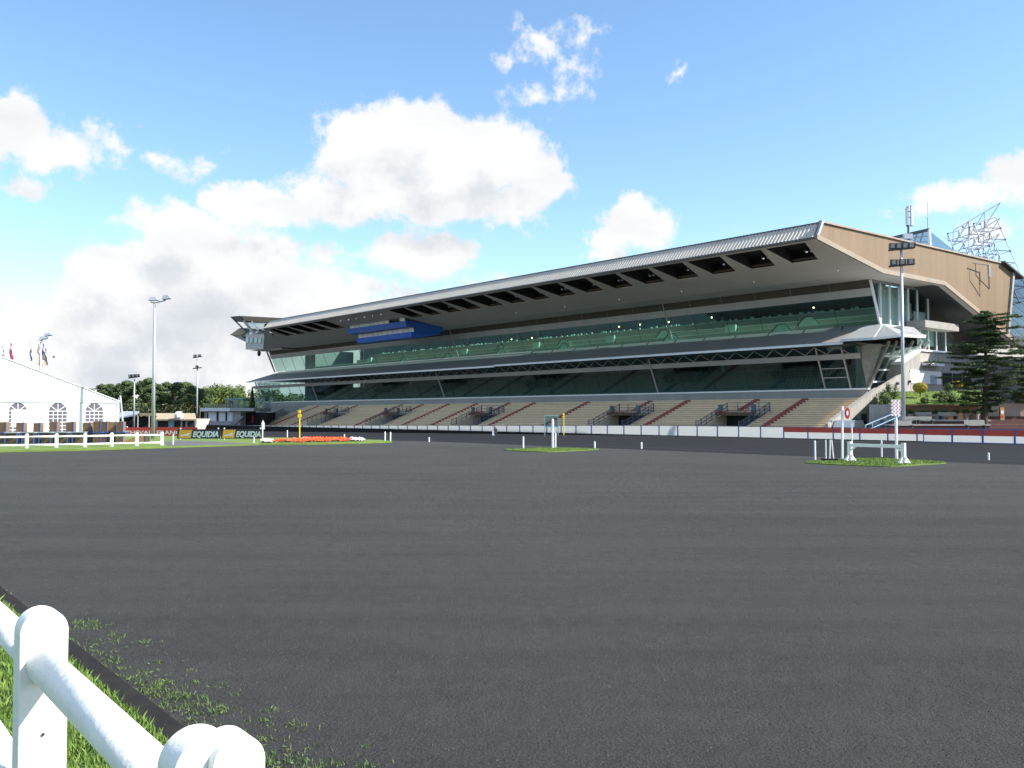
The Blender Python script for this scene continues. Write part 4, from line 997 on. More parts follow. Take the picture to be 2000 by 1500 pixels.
MB().prism([Vector((p.x-1.2,p.y-.4,z0+.03)),Vector((p.x+.8,p.y-.4,z0+.03)),Vector((p.x+.8,p.y-.4,z0+.75)),Vector((p.x+.5,p.y-.4,z0+.75))],[Vector((p.x-1.2,p.y+.4,z0+.03)),Vector((p.x+.8,p.y+.4,z0+.03)),Vector((p.x+.8,p.y+.4,z0+.75)),Vector((p.x+.5,p.y+.4,z0+.75))]).build('deck', 'wood_pale', r, fix=True)
MB().box(p.x+.81,p.x+.86,p.y-.42,p.y+.42,z0,z0+.8).build('back', 'dark_metal', r, fix=True)

# ------------------------------------------------------------------ banners
def board(name, a, c, h, mback, label, ztop_off=.12):
    a, c = Vector(a), Vector(c); x = (c-a); ln = x.length; x = x.normalized(); n = Vector((x.y,-x.x,0))
    if n.y > 0: n = -n
    up = Vector((0,0,1)); t = thing(name, (a+c)/2, label, 'banner')
    q = [a+up*ztop_off, c+up*ztop_off, c+up*(ztop_off+h), a+up*(ztop_off+h)]
    MB().extr(q, -n*.05).build('backing', mback, t, fix=True)
    for p in (a+x*.25, c-x*.25): MB().bar(p-n*.1, p-n*.1+up*(ztop_off+h+.12), .09, .09, n).build('foot', 'white_metal', t, fix=True)
    return t, a, x, n, up, ln
aL, aM, aR = G(346,859.5,.05), G(429.5,859.5,.05), G(512,859.5,.05)
aM2 = G(431.5,859.5,.05)
HB = 0.84
for a, c, nm in ((aL,aM,'dark banner with orange horse logo, left of the pair on the lawn'),(aM2,aR,'dark banner with orange horse logo beside the white pointer post')):
    t, a, x, n, up, ln = board('advertising_banner', a, c, HB, 'banner_dark', nm)
    o = n*.012+up*.12
    MB().extr([a+x*ln*.03+o+up*.06, a+x*ln*.325+o+up*.06, a+x*ln*.355+o+up*(HB-.06), a+x*ln*.06+o+up*(HB-.06)], -n*.01).build('logo_panel', 'banner_orange', t, fix=True)
    # running-horse streak
    hp = [(.06,.28),(.10,.40),(.16,.44),(.22,.50),(.255,.62),(.29,.60),(.315,.50),(.285,.50),(.27,.42),(.285,.30),(.325,.24),(.27,.25),(.235,.34),(.17,.33),(.12,.24),(.075,.22),(.11,.30)]
    MB().extr([a+x*ln*(u+.0)+n*.026+up*(.12+HB*v_) for u, v_ in hp], -n*.012).build('horse_logo', 'lettering', t, fix=True)
    text_mesh('lettering', 'EQUIDIA', HB*.80, 'lettering', t, a+x*ln*.365+n*.022+up*(.12+HB*.2), x, up, .22, .028, ln*.60/(HB*.80*3.95))
ra, rc = G(243,853.5,.05), G(385,853.5,.05); HR = AT(300,835.5,(ra.y+rc.y)/2).z-ra.z-.1
t, a, x, n, up, ln = board('advertising_banner', ra, rc, HR, 'banner_red', 'long red banner with white lettering on the lawn beside the marquee')
text_mesh('lettering', 'CHEVAL  FRANÇAIS', HR*.62, 'lettering', t, a+x*.05+n*.022+up*(.12+HR*.18), x, up, 0, .014, ln*.985/(HR*.62*9.45))

# ------------------------------------------------------------------ posts and markers
def marker(px, y0, y1, w, m, label, name='marker_post', lift=0, tilt=0):
    p = G(px, y0, lift); h = (AT(px,y1,p.y).z-p.z); q_ = p+Vector((tilt*h, 0, h)); r = w*p.y/F/2
    t = thing(name, p, label, 'post')
    MB().tube(p-Vector((0,0,.05)), q_-Vector((0,0,r)), r, n=10).build('shaft', m, t, fix=True, smooth=False)
    MB().ball(q_-Vector((0,0,r)), r, 8, 5).build('cap', m, t, fix=True, smooth=True)
    return t, p, h
for px, y0, y1, w, lab in (
  (338,871,848,2.6,'thin white stake where the path meets the track'),(496,867.5,853,2.2,'thin white stake in front of the right dark banner'),
  (561,855,840,2.2,'thin white stake left of the red flower bed'),(672.5,856.5,848,2.2,'short white stake behind the red flower bed'),
  (752,862,843,2.6,'left stake of the white pair at the lawn tip'),(762.5,862.5,844,2.6,'right stake of the white pair at the lawn tip'),
  (838,863,854,3.0,'short white peg on the track right of the lawn tip'),(1022,875.5,852.5,3.2,'white stake at the left end of the middle grass island'),
  (1085,875,845,2.6,'thin cream stake just right of the tall white post'),(1161.5,875.5,862,3.2,'short white peg at the right tip of the middle island'),
  (1253,876.5,863.5,3.2,'short white peg on the track between the two islands'),(1592,898,860.5,3.8,'white stake left of the black block and its rods'),
  (1722,892.5,860,3.2,'white stake standing behind the hurdle bar'),(1931,899,884,3.6,'short white peg on the track at the right')):
    marker(px, y0, y1, w, 'white_paint', lab)
marker(1079.5, 874.5, 818, 5.0, 'white_paint', 'tall thick white post on the middle grass island', 'tall_post')
# yellow markers
t, p, h = marker(585, 862.5, 812, 2.4, 'yellow_paint', 'yellow pole with round disc at the flower bed', 'yellow_marker')
c = p+Vector((0,-.05,h)); MB().tube(c-Vector((0,.03,0)), c+Vector((0,.03,0)), .17, n=20).build('disc', 'yellow_paint', t, fix=True)
MB().box(c.x-.09,c.x+.09,c.y-.05,c.y+.05,c.z+.2,c.z+.48).build('lantern', 'yellow_paint', t, fix=True)
p = L(66.5,72.4,0); t = thing('yellow_marker', p, 'small yellow double-disc marker behind the barrier', 'post')
q_ = AT(1101,812,p.y); MB().tube((q_.x,p.y,-.2),(q_.x,p.y,q_.z),.05,n=8).build('shaft', 'yellow_paint', t, fix=True)
for dz in (-.12,.14): MB().tube((q_.x,p.y-.06,q_.z+dz),(q_.x,p.y+.02,q_.z+dz),.13,n=14).build('disc', 'yellow_paint', t, fix=True)
# white pointer post beside the banner
t, p, h = marker(512.5, 859.5, 826, 2.6, 'white_paint', 'white arrow-topped post at the right end of the dark banners', 'pointer_post', .05)
c = p+Vector((.05,0,h)); MB().extr([c+Vector((-.16,0,-.55)),c+Vector((.12,0,-.55)),c+Vector((.12,0,-.05)),c+Vector((-.02,0,.25)),c+Vector((-.16,0,-.05))],(0,.05,0)).build('arrow_board', 'white_metal', t, fix=True)
# glass sign board behind the barrier
p0 = AT(1064,834,96); p1 = AT(1090,812,96)
t = thing('sign_board', Vector((p0.x,96,0)), 'pale framed glass board behind the tall white post', 'board')
MB().box(p0.x,p1.x,96,96.03,p0.z,p1.z).build('pane', 'acrylic', t, fix=True)
for x in (p0.x,p1.x): MB().box(x-.04,x+.04,95.96,96.06,-.5,p1.z).build('upright', 'teal_frame', t, fix=True)
for z in (p0.z,p1.z): MB().box(p0.x,p1.x,95.97,96.05,z-.04,z+.04).build('rail', 'teal_frame', t, fix=True)
# low black-and-white box at the track edge
p = G(966,850.5); t = thing('edge_marker', p, 'small black and white marker box at the foot of the barrier', 'marker')
MB().box(p.x-.03,p.x+.28,p.y-.12,p.y+.12,p.z+.2,p.z+.75).build('box', 'dark_metal', t, fix=True)
MB().box(p.x-.25,p.x-.04,p.y-.1,p.y+.1,p.z,p.z+.5).build('side', 'white_metal', t, fix=True)
MB().ball((p.x+.12,p.y,p.z+.86), .1).build('light', 'wood_pale', t, fix=True)
# round red sign
p = G(1645,897); t = thing('ring_sign', p, 'red ring sign on a tall white pole left of the hurdle', 'sign')
h = AT(1646.5,793,p.y).z
MB().tube((p.x,p.y,0),(p.x+.03,p.y,h),.055,.05,10).build('pole', 'white_metal', t, fix=True)
c = AT(1655,807,p.y-.08)
def disc(c, rx, rz, th, m, name, parent, y=0):
    a = [Vector((c.x+rx*math.cos(i*math.pi/14), c.y+y, c.z+rz*math.sin(i*math.pi/14))) for i in range(28)]
    return MB().prism(a, [p_+Vector((0,th,0)) for p_ in a]).build(name, m, parent, fix=True)
disc(c, .125, .275, .03, 'banner_red', 'ring', t); disc(c, .05, .12, .012, 'lettering', 'centre', t, -.014)
c = AT(1664,829,p.y+.6); MB().box(c.x-.12,c.x+.12,c.y,c.y+.05,c.z-.12,c.z+.12).build('box', 'galv', t, fix=True)
MB().tube((c.x,c.y+.03,0),(c.x,c.y+.03,c.z),.035,n=8).build('stub_pole', 'white_metal', t, fix=True)
# checkered sign
p = G(1752,897.5); t = thing('check_sign', p, 'pink and white chequered board on a tall white pole', 'sign')
c0, c1 = AT(1741,812.5,p.y), AT(1757.5,781,p.y)
MB().tube((p.x,p.y+.05,0),(p.x,p.y+.05,c0.z+.4),.07,.06,10).build('pole', 'white_metal', t, fix=True)
nx, nz = 5, 9
for i in range(nx):
    for k in range(nz):
        dx, dz = (c1.x-c0.x)/nx, (c1.z-c0.z)/nz; sh = dx*.3 if k % 2 else 0
        MB().box(c0.x+dx*i+sh, c0.x+dx*(i+1)+sh, p.y-.02, p.y, c0.z+dz*k, c0.z+dz*(k+1)).build('check', 'flower_white' if (i+k) % 2 else 'lettering', t, fix=True)
        if (i+k) % 2: MB().box(c0.x+dx*(i+.25)+sh, c0.x+dx*(i+.75)+sh, p.y-.026, p.y-.021, c0.z+dz*(k+.25), c0.z+dz*(k+.75)).build('dot', 'banner_red', t, fix=True)
# white hurdle
a, c = G(1660,902), G(1765,907); t = thing('hurdle', (a+c)/2, 'white wooden hurdle with braced feet on the right grass island', 'hurdle')
d = (c-a).normalized(); nn = Vector((-d.y,d.x,0)); up = Vector((0,0,1)); hh = AT(1660,862.5,a.y).z
for q_, sg in ((a,1),(c,-1)):
    MB().bar(q_, q_+up*hh, .17, .12, nn).build('upright', 'white_fence', t, fix=True)
    MB().bar(q_-d*.3+up*.04, q_+d*.3+up*.04, .10, .09).build('foot', 'white_fence', t, fix=True)
    MB().bar(q_-nn*.3+up*.04, q_+nn*.3+up*.04, .10, .09).build('foot', 'white_fence', t, fix=True)
    for e in (d, -d, nn, -nn): MB().bar(q_+e*.28+up*.07, q_+up*.42, .05, .05).build('foot_brace', 'white_fence', t, fix=True)
    MB().bar(q_+up*(hh-.42), q_+d*sg*.38+up*(hh-.16), .07, .07).build('bar_brace', 'white_fence', t, fix=True)
MB().bar(a+up*(hh-.15), c+up*(hh-.15), .10, .14).build('top_bar', 'white_fence', t, fix=True)
# black block with three rods
p = G(1620,902); t = thing('rod_block', p, 'black rubber block holding three thin white rods', 'stand')
MB().box(p.x-.32,p.x+.32,p.y-.15,p.y+.15,.04,.15).build('block', 'rubber', t, fix=True)
for x, tl2 in ((1613,0),(1620.5,.03),(1628,-.08)):
    q_ = AT(x,898,p.y); MB().tube((q_.x,p.y,.14),(q_.x+tl2,p.y,AT(x,859,p.y).z),.03,n=8).build('rod', 'white_paint', t, fix=True)

# ------------------------------------------------------------------ flower bed
def flowers(name, m, pts, label, n, hgt):
    b = MB(); gr = MB(); poly = [G(*q_, .05) for q_ in pts]
    for x, y, z in scatter(poly, n, lambda x, y: H(x,y)+.1):
        hz = random.uniform(.1, hgt)*(.75+.25*math.sin(x*3+y*2))
        for _ in range(2): b.leaf((x+random.gauss(0,.06), y+random.gauss(0,.06), z+hz), random.uniform(.05,.10), (random.gauss(0,.6), random.gauss(0,.6)-.4, 1))
        gr.leaf((x,y,z+hz*.5), .09)
    t = thing(name, poly[0], label, 'flower bed')
    tag(b.build('blossoms', m, t), kind='stuff'); tag(gr.build('leaves', 'shrub_leaf', t), kind='stuff')
flowers('flower_bed', 'flower_red', [(528,866),(600,866.3),(690,863.5),(670,860.5),(600,859.5),(590,862)], 'bed of bright red geraniums on the lawn', 1700, .30)
flowers('flower_bed', 'flower_white', [(511,867),(530,867),(532,863.5),(514,863.5)], 'patch of white flowers at the left end of the red bed', 300, .25)
flowers('flower_bed', 'flower_white', [(684,864),(712,863),(708,860.8),(686,861)], 'patch of white flowers at the right end of the red bed', 300, .28)
flowers('flower_bed', 'flower_white', [(588,860.8),(606,860.2),(604,859),(590,859.5)], 'small patch of white flowers behind the red bed', 120, .2)

# ------------------------------------------------------------------ lamp posts
def pole(px, y0, y1, Y, r0, r1, label, name='light_mast', ground=None):
    b0, b1 = AT(px, y0, Y), AT(px, y1, Y); z0 = H(b0.x, Y) if ground is None else ground
    x = AT(px,(y0+y1)/2,Y).x
    t = thing(name, Vector((x,Y,z0)), label, 'lamp post')
    MB().tube((x,Y,z0),(x,Y,b1.z),r0,r1,14).build('pole', 'galv', t, fix=True, smooth=True)
    return t, Vector((x,Y,b1.z))
def lamp_head(parent, p, w, d, h, tilt):
    M = Matrix.Rotation(tilt,3,'Y'); b = MB()
    pts = [M @ Vector(q_)+p for q_ in ((-w/2,-d/2,0),(w/2,-d/2,0),(w/2,d/2,0),(-w/2,d/2,0),(-w*.35,-d*.3,h),(w*.25,-d*.3,h),(w*.25,d*.3,h),(-w*.35,d*.3,h))]
    o = b.hexa(pts).build('lamp_head', 'galv', parent, fix=True)
    q2 = [M @ Vector(q_)+p-(M @ Vector((0,0,.02))) for q_ in ((-w*.42,-d*.4,0),(w*.42,-d*.4,0),(w*.42,d*.4,0),(-w*.42,d*.4,0))]
    MB().extr(q2, (0,0,.015)).build('lens', 'dark_metal', o, fix=True)
t, top = pole(300.5, 860, 592, 86, .18, .10, 'tall grey lamp post rising between the marquee and the red banner', 'street_lamp')
MB().tube(top, top+Vector((1.0,0,.25)), .06, n=8).build('arm', 'galv', t, fix=True); MB().tube(top, top+Vector((-.4,0,.1)), .06, n=8).build('arm', 'galv', t, fix=True)
lamp_head(t, top+Vector((-.1,0,.25)), .95, .5, .3, 0); lamp_head(t, top+Vector((1.15,0,.38)), .8, .5, .38, -.15)
t, top = pole(79, 800, 668, 105, .12, .08, 'grey lamp post behind the marquee among the flags', 'street_lamp')
lamp_head(t, top+Vector((.3,0,.3)), .9, .6, .35, -.3); lamp_head(t, top+Vector((.75,.2,.75)), .9, .6, .35, -.2)
MB().tube(top, top+Vector((.8,0,.7)), .06, n=8).build('arm', 'galv', t, fix=True)
def flood(px, y0, y1, Y, r0, label, rows, w):
    t, top = pole(px, y0, y1, Y, r0, r0*.6, label, 'floodlight_mast')
    for zo, n_ in rows:
        c = top+Vector((0,0,zo)); MB().bar(c-Vector((w/2,.1,.15)), c+Vector((w/2,-.1,.1)), .3, .18).build('cross_arm', 'dark_metal', t, fix=True)
        for k in range(n_):
            x = -w/2+w*(k+.5)/n_; q_ = c+Vector((x,-.1,.25+.1*x/w))
            fl = MB().hexa([q_+Vector(v_) for v_ in ((-.3,-.25,-.25),(.3,-.25,-.25),(.22,.25,-.2),(-.22,.25,-.2),(-.3,-.35,.25),(.3,-.35,.25),(.22,.2,.3),(-.22,.2,.3))]).build('floodlight', 'dark_metal', t, fix=True)
            MB().hexa([q_+Vector(v_) for v_ in ((-.26,-.30,-.2),(.1,-.31,-.2),(.1,-.285,-.2),(-.26,-.275,-.2),(-.26,-.385,.2),(.1,-.39,.2),(.1,-.36,.2),(-.26,-.36,.2))]).build('lens', 'lens', fl, fix=True)
    return t, top
flood(1762.5, 838, 486, 86, .19, 'tall grey floodlight mast in front of the near grandstand end', ((.0,4),(-1.55,3)), 2.4)
flood(385, 835, 702, 190, .2, 'floodlight mast behind the low white building', ((.5,2),(-1.8,1)), 1.8)
flood(262, 838, 740, 165, .18, 'floodlight mast in front of the pines, right of the marquee', ((.3,3),), 2.0)

# ------------------------------------------------------------------ flags
for i, (px, y0, y1, m, m2, lab) in enumerate(((5,700,681,'flag_blue','flag_white','furled dark flag at the left picture edge'),(19,702,670,'flag_pink','flag_pink','furled pink-red flag, second from the left edge'),
   (58.5,712,672,'flag_blue','flag_white','blue and white flag left of the lamp post'),(73.5,715,667.5,'flag_red','flag_white','red and white flag beside the lamp post'),
   (76,716,690,'flag_yellow','flag_red','short orange flag beside the lamp post'),(82,717,670,'flag_blue','flag_blue','blue flag on the pole right of the lamp post'),(86,718,680,'flag_yellow','flag_blue','yellow and blue flag, rightmost of the flags'))):
    Y = 118; a, c = AT(px,y0+60,Y), AT(px,y1-2,Y); t = thing('flag', Vector((c.x,Y,-.5)), lab, 'flag', 'flags behind the marquee')
    MB().tube((c.x,Y,-.5),(c.x,Y,c.z),.05,.035,8).build('flagpole', 'white_metal', t, fix=True); MB().ball((c.x,Y,c.z+.08),.1,8,5).build('finial', 'galv', t, fix=True)
    for part_i, mm in ((0,m),(1,m2)):
        b = MB(); n_ = 9; top_ = c.z-.15; hh = 2.2
        for k in range(n_):
            z0, z1 = top_-hh*k/n_, top_-hh*(k+1)/n_
            f0, f1 = .12+.35*(k/n_)+.06*math.sin(k*1.7+i), .12+.35*((k+1)/n_)+.06*math.sin((k+1)*1.7+i)
            lo, hi = (0,.55) if part_i == 0 else (.55,1)
            b.add([(c.x+.05+f0*lo,Y+.1*math.sin(k),z0),(c.x+.05+f0*hi,Y+.14*math.sin(k+1),z0),(c.x+.05+f1*hi,Y+.14*math.sin(k+2),z1),(c.x+.05+f1*lo,Y+.1*math.sin(k+1),z1)], [(0,1,2,3)])
        b.build('cloth', mm, t)
t = thing('flagpole', Vector((AT(105,730,120).x,120,-.5)), 'bare thin flagpole right of the flags', 'flagpole'); q_ = AT(105,697,120)
MB().tube((q_.x,120,-.5),(q_.x,120,q_.z),.05,n=8).build('pole', 'white_metal', t, fix=True); MB().ball((q_.x,120,q_.z),.15).build('finial', 'dark_metal', t, fix=True)

# ------------------------------------------------------------------ low buildings on the left
def bx_at(x0, x1, y0, y1, Y, d): 
    a, c = AT(x0,y1,Y), AT(x1,y0,Y); return (a.x, c.x, Y, Y+d, a.z, c.z)
Y = 175
t = thing('stable_building', AT(345,830,Y)*1, 'low building with tan sloping roof below the pines', 'building'); 
MB().box(*bx_at(300,384,818,842,Y,8)).build('wall', 'pale_wall', t, fix=True)
a, c = AT(304,821,Y-1), AT(383,821,Y-1); e, f_ = AT(309,809.5,Y+5), AT(381,809.5,Y+5)
MB().prism([a,c,f_,e], [p_+Vector((0,0,.25)) for p_ in (a,c,f_,e)]).build('roof', 'tan_roof', t, fix=True)
for x0, x1 in ((308,328),(340,352),(356,362),(366,380)): MB().box(*bx_at(x0,x1,822.5,836,Y-.15,.1)).build('opening', 'recess', t, fix=True)
MB().box(*bx_at(330,340,821,834,Y-.3,.1)).build('glazed_door', 'teal_frame', t, fix=True)
c = AT(349,812,Y-1); MB().ball(c, .9).build('white_globe', 'white_metal', t, fix=True)
Y = 185
t = thing('open_shed', AT(250,830,Y), 'open shed with pale roof between the marquee and the tan-roofed building', 'shed')
a, c, e, f_ = AT(232,818,Y), AT(268,811,Y), AT(272,806,Y+6), AT(236,806,Y+6)
MB().prism([a,c,e,f_], [p_+Vector((0,0,.3)) for p_ in (a,c,e,f_)]).build('roof', 'galv', t, fix=True)
MB().box(*bx_at(236,300,814,842,Y+6,1)).build('back_wall', 'recess', t, fix=True)
MB().box(*bx_at(272,305,807,812,Y+5,3)).build('rear_roof', 'tan_roof', t, fix=True)
for x in (240,268,290): MB().box(*bx_at(x,x+1.5,812,842,Y+.5,.2)).build('post', 'pale_wall', t, fix=True)
Y = 200
t = thing('white_panel_building', AT(425,830,Y), 'low flat-roofed building with white wall panels and roof terrace', 'building')
MB().box(*bx_at(399,470,800,842,Y,12)).build('wall', 'pale_wall', t, fix=True)
for x0, x1 in ((407,422.5),(427.5,440),(444,454)): MB().box(*bx_at(x0,x1,805,823,Y-.2,.15)).build('wall_panel', 'white_paint', t, fix=True)
for x0 in (404.5,424,441.5): MB().box(*bx_at(x0,x0+1.8,804,822,Y-.25,.2)).build('slot', 'recess', t, fix=True)
MB().box(*bx_at(391,496,797,803,Y-1.5,14)).build('roof_slab', 'pale_wall', t, fix=True)
MB().box(*bx_at(391,449,796.6,803.3,Y-1.7,.19)).build('roof_edge', 'white_paint', t, fix=True)
MB().box(*bx_at(400,440,789,796.5,Y+2,.1)).build('terrace_rail', 'acrylic', t, fix=True)
MB().box(*bx_at(464,520,806,842,Y+4,8)).build('under_wall', 'recess', t, fix=True)
MB().box(*bx_at(491,494.5,812,826,Y+3.8,.15)).build('red_door', 'banner_red', t, fix=True)
MB().prism([AT(434,842,Y-2),AT(470,813,Y-2),AT(476,813,Y-2),AT(446,842,Y-2)], [p_+Vector((0,1,0)) for p_ in (AT(434,842,Y-2),AT(470,813,Y-2),AT(476,813,Y-2),AT(446,842,Y-2))]).build('outside_stair', 'concrete_grey', t, fix=True)
t = thing('glass_kiosk', AT(457,797,Y+2), 'small teal-framed glass kiosk on the low roof terrace', 'kiosk')
MB().box(*bx_at(440.5,474,780,796.9,Y+2,5)).build('glass_box', 'acrylic', t, fix=True)
for x in (440,452,462,473): MB().box(*bx_at(x,x+1.4,778,796.9,Y+1.9,.08)).build('frame', 'teal_frame', t, fix=True)
MB().box(*bx_at(439.5,475,777.5,780,Y+1.8,5.4)).build('roof', 'teal_frame', t, fix=True)
MB().box(*bx_at(448,453,783,788,Y+1.85,.04)).build('sign', 'dark_metal', t, fix=True); MB().box(*bx_at(456,466,781,796.8,Y+7.5,.2)).build('back_panel', 'teal_frame', t, fix=True)
t = thing('glass_kiosk', AT(507,797,Y+4), 'second glass kiosk close to the far grandstand end', 'kiosk')
MB().box(*bx_at(499,516,776,796.9,Y+4,5)).build('glass_box', 'acrylic', t, fix=True)
for x in (498.5,507,515.5): MB().box(*bx_at(x,x+1.3,775,796.9,Y+3.9,.08)).build('frame', 'teal_frame', t, fix=True)
t = thing('service_ramp', L(208,92,-1.4), 'grey concrete ramp and parapets at the far end of the terrace', 'ramp')
part(MB().ptz([(84,-1.4),(84,-.9),(97,3.6),(97,-1.4)], 199, 199.4), 'parapet', 'concrete_grey', t); part(MB().ptz([(84,-1.4),(84,-.6),(97,3.9),(97,-1.4)], 206, 206.4), 'parapet', 'galv', t)
part(MB().ptz([(84,-1.4),(84,-1.2),(97,3.2),(97,-1.4)], 199.41, 205.99), 'ramp_deck', 'concrete_grey', t)

# ------------------------------------------------------------------ vegetation
def crown_mesh(name, m, clumps, n, size, flat=1.0):
    b = MB(); tot = sum(c[1]**2 for c in clumps)
    for c, r in clumps:
        for _ in range(int(n*r*r/tot)):
            d = Vector((random.gauss(0,1),random.gauss(0,1),random.gauss(0,1))).normalized()*r*random.random()**.45
            b.leaf(Vector(c)+Vector((d.x,d.y,d.z*flat)), size*random.uniform(.6,1.3), (d.x+random.gauss(0,.5)*r, d.y+random.gauss(0,.5)*r, d.z+.6*r+random.gauss(0,.5)*r))
    me = bpy.data.meshes.new(name); me.from_pydata([tuple(p_) for p_ in b.v], [], b.f); me.materials.append(MATS[m]); return me
def pine_protos():
    out = []
    for v in range(3):
        h = 13.0; cl = []
        for k in range(15):
            z = h*random.uniform(.56,.98); rr = (h-z)*.42+.8; a = random.random()*6.28; d = rr*random.random()**.5
            cl.append(((d*math.cos(a), d*math.sin(a), z), random.uniform(.9,1.5)))
        crown = crown_mesh('crown', 'pine_leaf', cl, 3600, .26, .55)
        b = MB(); p0 = Vector((0,0,0)); r = .26
        for k in range(5):
            p1 = Vector((random.gauss(0,.15),random.gauss(0,.15),h*.19*(k+1))); b.tube(p0,p1,r,r*.82,7); p0 = p1; r *= .82
        for c_, rr in cl[:8]:
            st = Vector((0,0,c_[2]*.82)); b.tube(st, Vector(c_), .07, .03, 5)
        tm = bpy.data.meshes.new('trunk'); tm.from_pydata([tuple(p_) for p_ in b.v], [], b.f); tm.materials.append(MATS['bark_pine']); out.append((crown, tm))
    return out
PP = pine_protos()
def place_tree(name, crown, trunk, P, sc, rz, label, cat='tree', group=None):
    t = bpy.data.objects.new(name, None); COL.objects.link(t); t.location = P; t.scale = sc; t.rotation_euler.z = rz; tag(t, label, cat, group)
    for nm, me in (('crown', crown), ('trunk', trunk)):
        if me is None: continue
        o = bpy.data.objects.new(nm, me); COL.objects.link(o); o.parent = t
    return t
pine_px = [(176,757),(197,752),(214,749),(232,746.5),(247,745),(263,746),(277,741),(290,740),(303,745),(316,750),(328,748),(341,745.5),(354,744.5),(366,748),(377,752),(390,757),(402,760)]
where = ['leftmost above the marquee roof edge','second from the marquee roof edge','third from the marquee roof edge','above the marquee corner','just right of the marquee corner','behind the right floodlight mast by the marquee','right of the floodlight mast','tallest, left of the tall lamp post','just right of the tall lamp post','second to the right of the tall lamp post','above the left end of the tan roof','above the tan roof, flat-topped','above the white globe','above the right end of the tan roof','left of the floodlight mast by the white building','right of the floodlight mast by the white building','at the right end of the pine row']
for k, ((px, y), wh) in enumerate(zip(pine_px, where)):
    Y = 262+random.uniform(-14,18); top = AT(px,y,Y); z0 = H(top.x,Y); cr, tr = PP[k%3]; h = top.z-z0
    s_ = h/13.0
    place_tree('pine_tree', cr, tr, Vector((top.x,Y,z0)), (s_*random.uniform(.95,1.15), s_, s_*1.0), random.random()*6.28, 'umbrella-topped dark pine, '+wh, 'tree', 'pines behind the low buildings')
def round_proto(m, n, r, size, trunk_h=3):
    cl = []
    for k in range(26):
        a = random.random()*6.28; z = random.uniform(0,1); rr = r*math.sqrt(max(.05,1-(z-.35)**2*1.6))*random.random()**.4*.8
        cl.append(((rr*math.cos(a), rr*math.sin(a), trunk_h+z*r*1.35), r*random.uniform(.22,.38)))
    cm = crown_mesh('crown', m, cl, n, size, .9); b = MB().tube((0,0,0),(0,0,trunk_h+r*.6),.3,.14,7)
    for c_, rr in cl[:7]: b.tube((0,0,trunk_h*.8), c_, .09, .03, 5)
    tm = bpy.data.meshes.new('trunk'); tm.from_pydata([tuple(p_) for p_ in b.v], [], b.f); tm.materials.append(MATS['bark']); return cm, tm
OK = [round_proto('oak_leaf', 4200, 5.0, .30) for _ in range(2)]
for k, (px, y, wh) in enumerate(((398,762,'behind the terrace rail, leftmost'),(416,757,'broad, above the white wall panels'),(436,753,'tallest, above the terrace rail'),(455,755,'behind the teal kiosk'),(472,764,'right of the teal kiosk'),(484,777,'smallest, beside the dark conifer'))):
    Y = 285+6*(k%2); top = AT(px,y,Y); z0 = H(top.x,Y); cr, tr = OK[k%2]; h = top.z-z0; s_ = h/10.2
    place_tree('broadleaf_tree', cr, tr, Vector((top.x,Y,z0)), (s_*1.05,s_,s_), random.random()*6.28, 'rounded green broadleaf tree '+wh, 'tree', 'broadleaf trees behind the white building')
AU = round_proto('autumn_leaf', 1500, 2.2, .2, 1.2)
p = AT(428,781,225); place_tree('autumn_shrub', AU[0], AU[1], Vector((p.x,225,-1.4)), (1.25,1.1,1.45), 0, 'russet bush left of the teal kiosk', 'shrub')
# far wood closing the horizon
b = MB()
for _ in range(26000):
    x = random.uniform(-165,-58); y = 300+random.uniform(0,25)+abs(x)*.05; hmax = 9.5+2*math.sin(x*.21)+1.5*math.sin(x*.57)
    z = -1.8+hmax*random.random()**.7
    b.leaf((x,y,z), random.uniform(.35,.8))
tag(b.build('far_wood', 'pine_leaf'), 'dark mass of woodland behind the pines', 'wood', kind='stuff')
# conifer at the far end
def conifer(m, h, r, n):
    b = MB()
    for _ in range(n):
        z = h*random.random()**1.2; lay = (z*2.2)%1; rr = r*(1-z/h)*(1-.45*lay)*random.random()**.4; a = random.random()*6.28
        b.leaf((rr*math.cos(a),rr*math.sin(a),z+.4), .22, (math.cos(a),math.sin(a),1.5))
    me = bpy.data.meshes.new('crown'); me.from_pydata([tuple(p_) for p_ in b.v], [], b.f); me.materials.append(MATS[m])
    tb = MB().tube((0,0,-3),(0,0,h),.18,.03,6); tm = bpy.data.meshes.new('trunk'); tm.from_pydata([tuple(p_) for p_ in tb.v], [], tb.f); tm.materials.append(MATS['bark']); return me, tm
cm, tm = conifer('pine_leaf', 10.5, 3.0, 3500); p = AT(493,757,232)
place_tree('spruce_tree', cm, tm, Vector((p.x,232,p.z-10.8)), (1,1,1), 0, 'dark pointed spruce beside the far grandstand end', 'tree')

